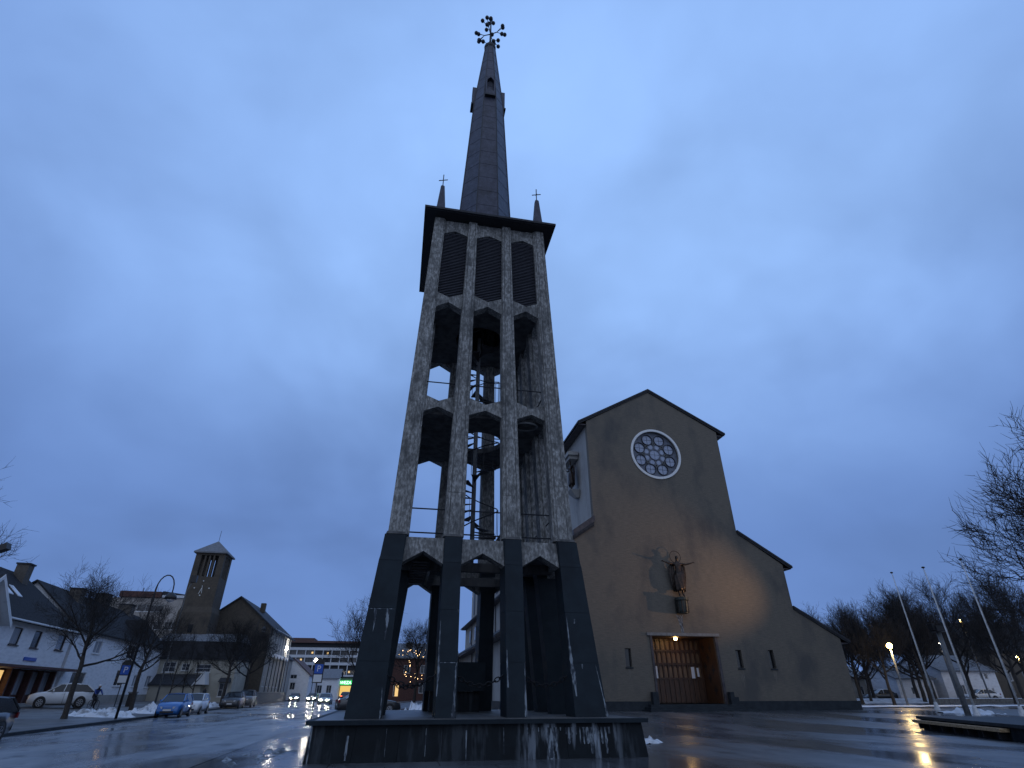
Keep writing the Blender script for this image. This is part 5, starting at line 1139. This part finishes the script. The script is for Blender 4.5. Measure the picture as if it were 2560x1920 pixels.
# ------------------------------------------------------------------ people
mat('coat_blue', (.02, .05, .22), .8); mat('coat_black', (.014, .015, .02), .8); mat('skin_tone', (.32, .20, .15), .6); mat('helmet', (.55, .58, .62), .4)
def person(lab, x, y, rz, coat, pose='walk', hat=None, parent=None):
    z = T(x, y); t = thing('person', lab, 'person', (x, y, z), 0)
    M = Matrix.Translation((x, y, z)) @ Matrix.Rotation(rz, 4, 'Z')
    if pose == 'walk':
        J = [((0, 0, .92), (.15, .11)), ((0, 0, 1.15), (.14, .11)), ((0, 0, 1.38), (.17, .11)), ((0, 0, 1.50), .06), ((0, .02, 1.62), (.08, .095)), ((0, .01, 1.71), .07),
             ((.20, 0, 1.40), .065), ((.25, .05, 1.12), .05), ((.24, .20, .92), .035), ((.24, .25, .87), .03), ((-.20, 0, 1.40), .065), ((-.26, -.06, 1.12), .05), ((-.25, .02, .88), .035), ((-.25, .04, .82), .03),
             ((.09, 0, .84), .10), ((.09, .14, .48), .07), ((.09, .06, .10), .05), ((.09, .20, .04), .045), ((-.09, 0, .84), .10), ((-.09, -.04, .48), .07), ((-.09, -.24, .12), .05), ((-.09, -.14, .04), .045)]
    else:   # riding, leaning to the bars
        J = [((0, -.22, .98), (.15, .12)), ((0, -.10, 1.18), (.14, .12)), ((0, .06, 1.38), (.17, .12)), ((0, .12, 1.50), .06), ((0, .17, 1.62), (.085, .10)), ((0, .16, 1.72), .08),
             ((.20, .08, 1.40), .065), ((.25, .26, 1.20), .05), ((.24, .46, 1.08), .038), ((.22, .52, 1.07), .035), ((-.20, .08, 1.40), .065), ((-.25, .26, 1.20), .05), ((-.24, .46, 1.08), .038), ((-.22, .52, 1.07), .035),
             ((.09, -.16, .90), .10), ((.10, .18, .76), .075), ((.11, .04, .34), .055), ((.11, .16, .26), .045), ((-.09, -.16, .90), .10), ((-.10, .10, .62), .075), ((-.11, -.10, .22), .055), ((-.11, .02, .14), .045)]
    E_ = [(0, 1), (1, 2), (2, 3), (3, 4), (4, 5), (2, 6), (6, 7), (7, 8), (8, 9), (2, 10), (10, 11), (11, 12), (12, 13), (0, 14), (14, 15), (15, 16), (16, 17), (0, 18), (18, 19), (19, 20), (20, 21)]
    skin('body', J, E_, 'coat_black', t, M)
    up = skin('jacket', [(J[i][0], tuple(q * 1.14 for q in (J[i][1] if hasattr(J[i][1], '__len__') else (J[i][1],) * 2))) for i in (0, 1, 2, 6, 7, 8, 10, 11, 12)], [(0, 1), (1, 2), (2, 3), (3, 4), (4, 5), (2, 6), (6, 7), (7, 8)], coat, t, M)
    h = J[4][0]; hd_ = M @ V(h)
    MB().ball(M @ V((h[0], h[1] + .03, h[2] + .01)), .092, 10).build('face', 'skin_tone', t, True)
    if hat: MB().lathe([(.115, -.01), (.118, .04), (.10, .10), (.05, .135), (.001, .145)], M @ V((h[0], h[1] - .01, h[2] + .03)), 12).build('hat', hat, t, True)
    return t
cyx, cyy, cyr = -23.3, 55.4, -2.3
person('person in a blue jacket and pale helmet riding a bicycle past the white crossover', cyx, cyy, cyr, 'coat_blue', 'ride', 'helmet')
bi = thing('bicycle', 'bicycle ridden by the person in the blue jacket', 'bicycle', (cyx, cyy, T(cyx, cyy)))
Mb = Matrix.Translation((cyx, cyy, T(cyx, cyy))) @ Matrix.Rotation(cyr, 4, 'Z')
def bt_(mb, pts, r_): return mb.tube([Mb @ V(q) for q in pts], r_, 6)
fr_ = MB()
for a, b in (((0, -.25, .90), (0, -.05, .28)), ((0, -.05, .28), (0, .42, .82)), ((0, -.22, .80), (0, .40, .88)), ((0, .40, .92), (0, .58, .34)), ((0, -.05, .28), (0, -.52, .34)), ((0, -.52, .34), (0, -.22, .80))): bt_(fr_, [a, b], .02)
fr_.build('frame', 'pole_black', bi); bt_(MB(), [(-.26, .48, 1.04), (0, .42, 1.06), (.26, .48, 1.04)], .018).build('handlebar', 'pole_grey', bi); bt_(MB(), [(0, -.36, .93), (0, -.12, .95)], .05).build('saddle', 'plastic', bi)
for yy0 in (-.52, .58):
    w_ = MB(); bt_(w_, [(0, yy0 + .33 * cos(2 * pi * i / 20), .34 + .33 * sin(2 * pi * i / 20)) for i in range(21)], .02); w_ = w_.build('wheel', 'tyre', bi); q = MB()
    for i in range(8): bt_(q, [(0, yy0, .34), (0, yy0 + .32 * cos(pi * i / 4), .34 + .32 * sin(pi * i / 4))], .004)
    q.build('spokes', 'pole_grey', w_)
person('person in dark clothes walking at the corner of the cream house', -25.2, 91.5, 1.0, 'coat_black', 'walk')

# ------------------------------------------------------------------ street furniture on the left
def bentlamp(x, y, h, lab, rz=0, lit=False, r0=.085, sz=1.0):
    z = T(x, y); t = thing('street_lamp', lab, 'street lamp', (x, y, z), 0, 'bent black street lamps along the pavement')
    dx_, dy_ = cos(rz), sin(rz); pts = [(x, y, z), (x, y, z + h - 1.0)]; rr = [r0, r0 * .7]
    for i in range(1, 10):
        a = pi * i / 9; pts.append((x + dx_ * .55 * sz * (1 - cos(a)), y + dy_ * .55 * sz * (1 - cos(a)), z + h - 1.0 + .60 * sin(a) * 1.5)); rr.append(r0 * .5)
    ex, ey = pts[-1][0], pts[-1][1]; pts.append((ex, ey, z + h - 1.25)); rr.append(r0 * .45)
    MB().tube(pts, rr, 8).build('pole', 'pole_black', t, True); MB().tube([(x, y, z + h - 1.9), (x, y, z + h - 1.55)], r0 * 1.1, 8).build('collar', 'pole_black', t)
    MB().lathe([(.05, z + h - 1.22), (.20 * sz, z + h - 1.30), (.36 * sz, z + h - 1.5), (.40 * sz, z + h - 1.68), (.36 * sz, z + h - 1.69)], (ex, ey, 0), 18).build('shade', 'pole_black', t, True)
    MB().lathe([(.28 * sz, z + h - 1.70), (.24 * sz, z + h - 1.80), (.08, z + h - 1.88), (.001, z + h - 1.89)], (ex, ey, 0), 14).build('diffuser', 'bulb_white' if lit else 'lamp_off', t, True)
    return t
bentlamp(-16.84, 43.7, 8.75, 'tall black crook armed street lamp with bell shade between two bare trees', 0, sz=1.0)
el = thing('street_lamp', 'dark square lamp head at the left edge, cut off by the frame', 'street lamp', (-20.9, 32, .2), 0, 'lamps at the left edge')
MB().tube([(-20.9, 32, .2), (-20.9, 32, 7.5), (-20.3, 32, 7.75)], [.08, .05, .045], 8).build('pole', 'pole_black', el, True)
MB().hexa([(-20.3, 31.8, 7.55), (-19.65, 31.8, 7.85), (-19.65, 32.2, 7.85), (-20.3, 32.2, 7.55), (-20.35, 31.8, 7.80), (-19.75, 31.8, 8.15), (-19.75, 32.2, 8.15), (-20.35, 32.2, 7.80)]).build('lamp_head', 'pole_black', el)
bentlamp(-19.0, 86, 10.5, 'slim black crook lamp in front of the brown hall gable', .3, r0=.06, sz=.8)
for (x, y, h, lab) in ((-20.3, 119, 8.6, 'lit street lamp fixed at the far corner of the brown hall'), (-15.2, 124, 7.0, 'lit street lamp above the white gabled house'), ):
    z = T(x, y); t = thing('street_lamp', lab, 'street lamp', (x, y, z), 0, 'lit lamps down the street')
    MB().tube([(x, y, z), (x, y, z + h)], .07, 6).build('pole', 'pole_black', t); MB().ball((x, y, z + h), .32, 10).build('globe', 'bulb_white', t, True)
gp = thing('floodlight_pole', 'tall grey pole with a small square floodlight left of the belfry', 'lamp post', (-23.91, 70.48, .34))
MB().tube([(-23.91, 70.48, .3), (-23.91, 70.48, 11.6), (-23.5, 70.3, 12.6)], [.10, .05, .045], 8).build('pole', 'pole_grey', gp, True); MB().box(-23.75, -23.1, 70.0, 70.4, 12.45, 13.2).build('lamp_head', 'pole_black', gp)
def psign(x, y, zt, lab, face, arch=True):
    z = T(x, y); t = thing('parking_sign', lab, 'sign', (x, y, z), 0, 'blue parking signs')
    F_ = frame((x, y), (cos(face), sin(face)))
    MB().tube([(x, y, z), (x, y, zt + .12)], .035, 8).build('pole', 'pole_black', t)
    b = MB(); b.obox(F_, -.33, .33, .02, .05, zt - 1.16, zt); 
    b.extr([F_(.33 * cos(pi * i / 12), .02, zt + .003 + .30 * sin(pi * i / 12)) for i in range(13)], tuple(F_(0, .05, 0) - F_(0, .02, 0))); b.build('backboard', 'sign_black', t)
    p = MB().obox(F_, -.27, .27, .052, .065, zt - .60, zt - .04).build('blue_plate', 'sign_blue', t)
    q = F_(0, .067, zt - .32); ux = F_(1, 0, 0) - F_(0, 0, 0)
    Mt = Matrix.Translation(q) @ Matrix.Rotation(math.atan2(ux.y, ux.x), 4, 'Z') @ Matrix.Rotation(pi / 2, 4, 'X')
    textmesh('P', 'lettering', .52, 'sign_white', p, Mt, .004)
    wp = MB().obox(F_, -.27, .27, .052, .065, zt - 1.1, zt - .66).build('white_plate', 'sign_white', t)
    return t
psign(-5.0, 43.1, 3.28, 'blue parking sign with white time plate on a thin black pole left of the tower', -.05)
psign(-18.4, 46.9, 3.25, 'blue parking sign under a rounded black top behind the tall crook lamp', .35)
nb = thing('waste_bin', 'dark litter bin standing by the white house wall behind the second bare tree', 'bin', (-24.6, 66, .4)); MB().box(-24.9, -24.3, 65.8, 66.3, .38, 1.5).build('body', 'pole_black', nb); MB().box(-24.95, -24.25, 65.75, 66.35, 1.502, 1.62).build('lid', 'pole_grey', nb)
gb = thing('grit_box', 'low dark box on the pavement in front of the stone wall', 'box', (-19.0, 92.5, .12)); MB().box(-19.5, -18.5, 92, 93, .12, .7).build('body', 'pole_black', gb); MB().box(-19.55, -18.45, 91.95, 93.05, .702, .78).build('lid', 'pole_black', gb)

# ------------------------------------------------------------------ bare trees
def tree_mesh(seed, H, th, spread, r0, dense=1.0, up=.35, nl=6, thin=1.0, jit=.10):
    rnd = random.Random(seed); tb = MB(); br = MB()
    def rv(): return V((rnd.uniform(-1, 1), rnd.uniform(-1, 1), rnd.uniform(-1, 1)))
    LMAX = 5
    def grow(p, d, ln, r_, lev):
        n = 4 if lev <= 2 else 3; pts = [p]; rr = [r_]; q = p; dd = d
        for i in range(n):
            dd = (dd + rv() * (jit + .028 * lev) + V((0, 0, up * .22))).normalized(); q = q + dd * (ln / n); pts.append(q); rr.append(r_ * (1 - .62 * (i + 1) / n))
        (tb if lev == 0 else br).tube(pts, rr, 8 if lev == 0 else 5 if lev == 1 else 4 if lev == 2 else 3, False)
        if lev >= LMAX: return
        nc = {1: 5, 2: 5, 3: 4, 4: 3}[lev]; nc = max(2, round(nc * dense))
        for c in range(nc):
            f = .25 + .75 * (c + rnd.random()) / nc; idx = min(int(f * n), n - 1); fr = f * n - idx
            pp = pts[idx].lerp(pts[idx + 1], min(fr, 1)); base_d = (pts[idx + 1] - pts[idx]).normalized()
            side = base_d.cross(rv()).normalized(); a = rnd.uniform(.45, .95)
            nd_ = (base_d * cos(a) + side * sin(a)).normalized()
            grow(pp, nd_, ln * rnd.uniform(.50, .74), max(rr[idx] * rnd.uniform(.45, .62), .0075 * thin), lev + 1)
    p = V((0, 0, -.1)); pts = [p]; rr = [r0 * 1.35]; q = V((0, 0, .25)); pts.append(q); rr.append(r0)
    for i in range(3): q = q + V((rnd.uniform(-.1, .1), rnd.uniform(-.1, .1), (th - .25) / 3)); pts.append(q); rr.append(r0 * (.95 - .08 * i))
    crown = H - th; d0 = V((rnd.uniform(-.1, .1), rnd.uniform(-.1, .1), 1)).normalized(); lead = [q]
    for i in range(4): q = q + (d0 + rv() * .12).normalized() * (crown * .13); pts.append(q); rr.append(r0 * (.70 - .13 * i)); lead.append(q)
    tb.tube(pts, rr, 9, False)
    for i in range(nl):
        f = i / (nl - 1) if nl > 1 else 0; k = min(int(f * 4), 3); pp = lead[k].lerp(lead[k + 1], f * 4 - k) if f < 1 else lead[4]
        a = 2.4 * i + rnd.uniform(-.3, .3); el = rnd.uniform(.25, .60) + f * .45
        d = V((cos(a) * cos(el), sin(a) * cos(el), sin(el)))
        grow(pp, d, (spread * (1 - .25 * f)) * rnd.uniform(.62, .80), r0 * (.50 - .16 * f), 1)
    grow(lead[4], d0, crown * .42, r0 * .32, 1)
    return tb, br
def tree_proto(name, *a, **k):
    tb, br = tree_mesh(*a, **k); t = thing(name, 'x', 'tree')
    tr1 = tb.build('trunk', 'bark', t, True); b1 = br.build('branches', 'twigs', t); KIDS[t.name] = [tr1, b1]; return t
def place(t, x, y, rz, s, label, group, z=None, first=set()):
    o = t if t.name not in first else None
    if o is None:
        o = t.copy(); COL.objects.link(o)
        for c in KIDS[t.name]: cc = c.copy(); COL.objects.link(cc); cc.parent = o
    first.add(t.name)
    o.location = (x, y, T(x, y) if z is None else z); o.rotation_euler = (0, 0, rz); o.scale = (s, s, s) if not hasattr(s, '__len__') else s
    o['label'] = label; o['group'] = group; o['category'] = 'tree'; return o
GS, GR = 'bare trees along the street', 'bare park trees right of the church'
tA = tree_proto('bare_tree', 3, 7.4, 3.0, 4.3, .17, 1.15, .45, 8, 1.0)
tB = tree_proto('bare_tree', 8, 8.4, 3.3, 4.4, .20, 1.15, .55, 8, 1.0)
tC = tree_proto('bare_tree', 21, 10.5, 2.4, 5.2, .22, 1.1, .65, 9, 1.5)
tE = tree_proto('bare_tree', 55, 7.6, 1.6, 2.6, .11, .72, .9, 5, 1.3)
tF = tree_proto('bare_tree', 77, 15.2, 3.5, 8.6, .30, 1.15, .45, 12, 2.6, .05)
tD = tree_proto('bare_tree', 34, 9.6, 2.6, 4.9, .20, 1.15, .8, 9, 1.5)
place(tA, -18.97, 41.95, .4, .92, 'bare street tree with spreading crown in front of the white crossover', GS)
place(tB, -20.89, 56.6, 1.4, .84, 'thick trunked bare street tree rising from snow right of the crook lamp', GS)
place(tA, -26.9, 33.0, 2.0, 1.34, 'bare tree cut off by the left edge, only its twigs in view', GS)
place(tB, -18.9, 76, 3.0, .95, 'bare tree in front of the cream house porch', GS)
place(tA, -18.2, 83, 4.2, 1.05, 'bare tree in front of the left edge of the brown hall', GS)
for i, (dx_, dy_, r_) in enumerate(((0, 0, .6), (.9, 1.2, 2.0), (1.9, .6, 3.9))):
    place(tE, -24.4 + dx_, 76 + dy_, r_, (.8, .8, .95), ('leftmost', 'middle', 'rightmost')[i] + ' of three slim upright bare trees before the lean-to of the cream house', GS)
place(tC, -2.6, 60, 1.0, (.82, .82, .86), 'bare tree just left of the tower legs', GS)
# tree with fairy lights behind the tower
ft = place(tA, 2.4, 66, 2.4, .92, 'bare tree hung with warm fairy lights between the tower legs', GS)
fl_ = MB(); rnd = random.Random(5)
for i in range(46):
    a, e_ = rnd.uniform(0, 6.28), rnd.uniform(0, 1); r_ = 2.6 * math.sqrt(rnd.random()) * (.4 + .6 * e_); fl_.ball((r_ * cos(a), r_ * sin(a), 2.1 + 3.6 * e_), rnd.uniform(.018, .032), 5)
fo = fl_.build('fairy_lights', 'fairy_bulb', None); fo.parent = ft
spots = [(48.8, 57.5, 0, tC, .78, 'trunk closest to the church corner'), (48.8, 53.3, 1, tD, .80, 'stout one left of the yellow lamp pole'), (56.0, 56.2, 2, tC, .95, 'right behind the leftmost flagpole'), (62.5, 62, 3, tD, 1.10, 'right behind the grey mast'),
         (69.5, 63.5, 4, tC, 1.18, 'before the white villa, right of the middle flagpole'), (56, 66, 5, tD, .92, 'in the second row above the yellow lamp'), (50, 66, 1.5, tC, .80, 'slender second row one nearest the church eave'), (63, 72, 2.2, tC, 1.0, 'second row one behind the mast'),
         (72, 58, .7, tD, 1.22, 'right of the villa, behind the right flagpole'), (66, 55.5, 3.3, tC, .95, 'small front row one between middle and right flagpoles'), (80, 66, 5.1, tC, 1.25, 'in front of the brown house'), (60, 76, 4.4, tD, 1.0, 'back row one seen between the first two flagpoles'), (74, 74, 1.1, tD, 1.15, 'back row one at the villa wall'),
         (54, 74, 2.9, tC, .95, 'back row one above the blue grey building'), (52.5, 60.5, 5.5, tD, .80, 'between the church corner trunk and the leftmost flagpole'), (67, 69, .2, tD, 1.1, 'behind the low white house gable'), (59, 60, 1.9, tC, .95, 'just right of the leftmost flagpole')]
for x, y, rz, t, s, lab in spots: place(t, x, y, rz, s, 'bare park tree ' + lab, GR)
place(tF, 41.9, 25.6, 2.6, .93, 'large bare tree reaching in from the right edge high above the flagpoles', GR)
parklamp(77, 68, 9.6, 'yellow lit lamp high among the trees between two flagpoles', 'bulb_yellow', .2, 0)
parklamp(70.5, 66.5, 6.6, 'white lit lamp among the trees left of the grey mast', 'bulb_white', .14, 0)
parklamp(82.2, 66.5, 5.0, 'yellow lit lamp at the right edge in front of the brown house', 'bulb_yellow', .2, 0)
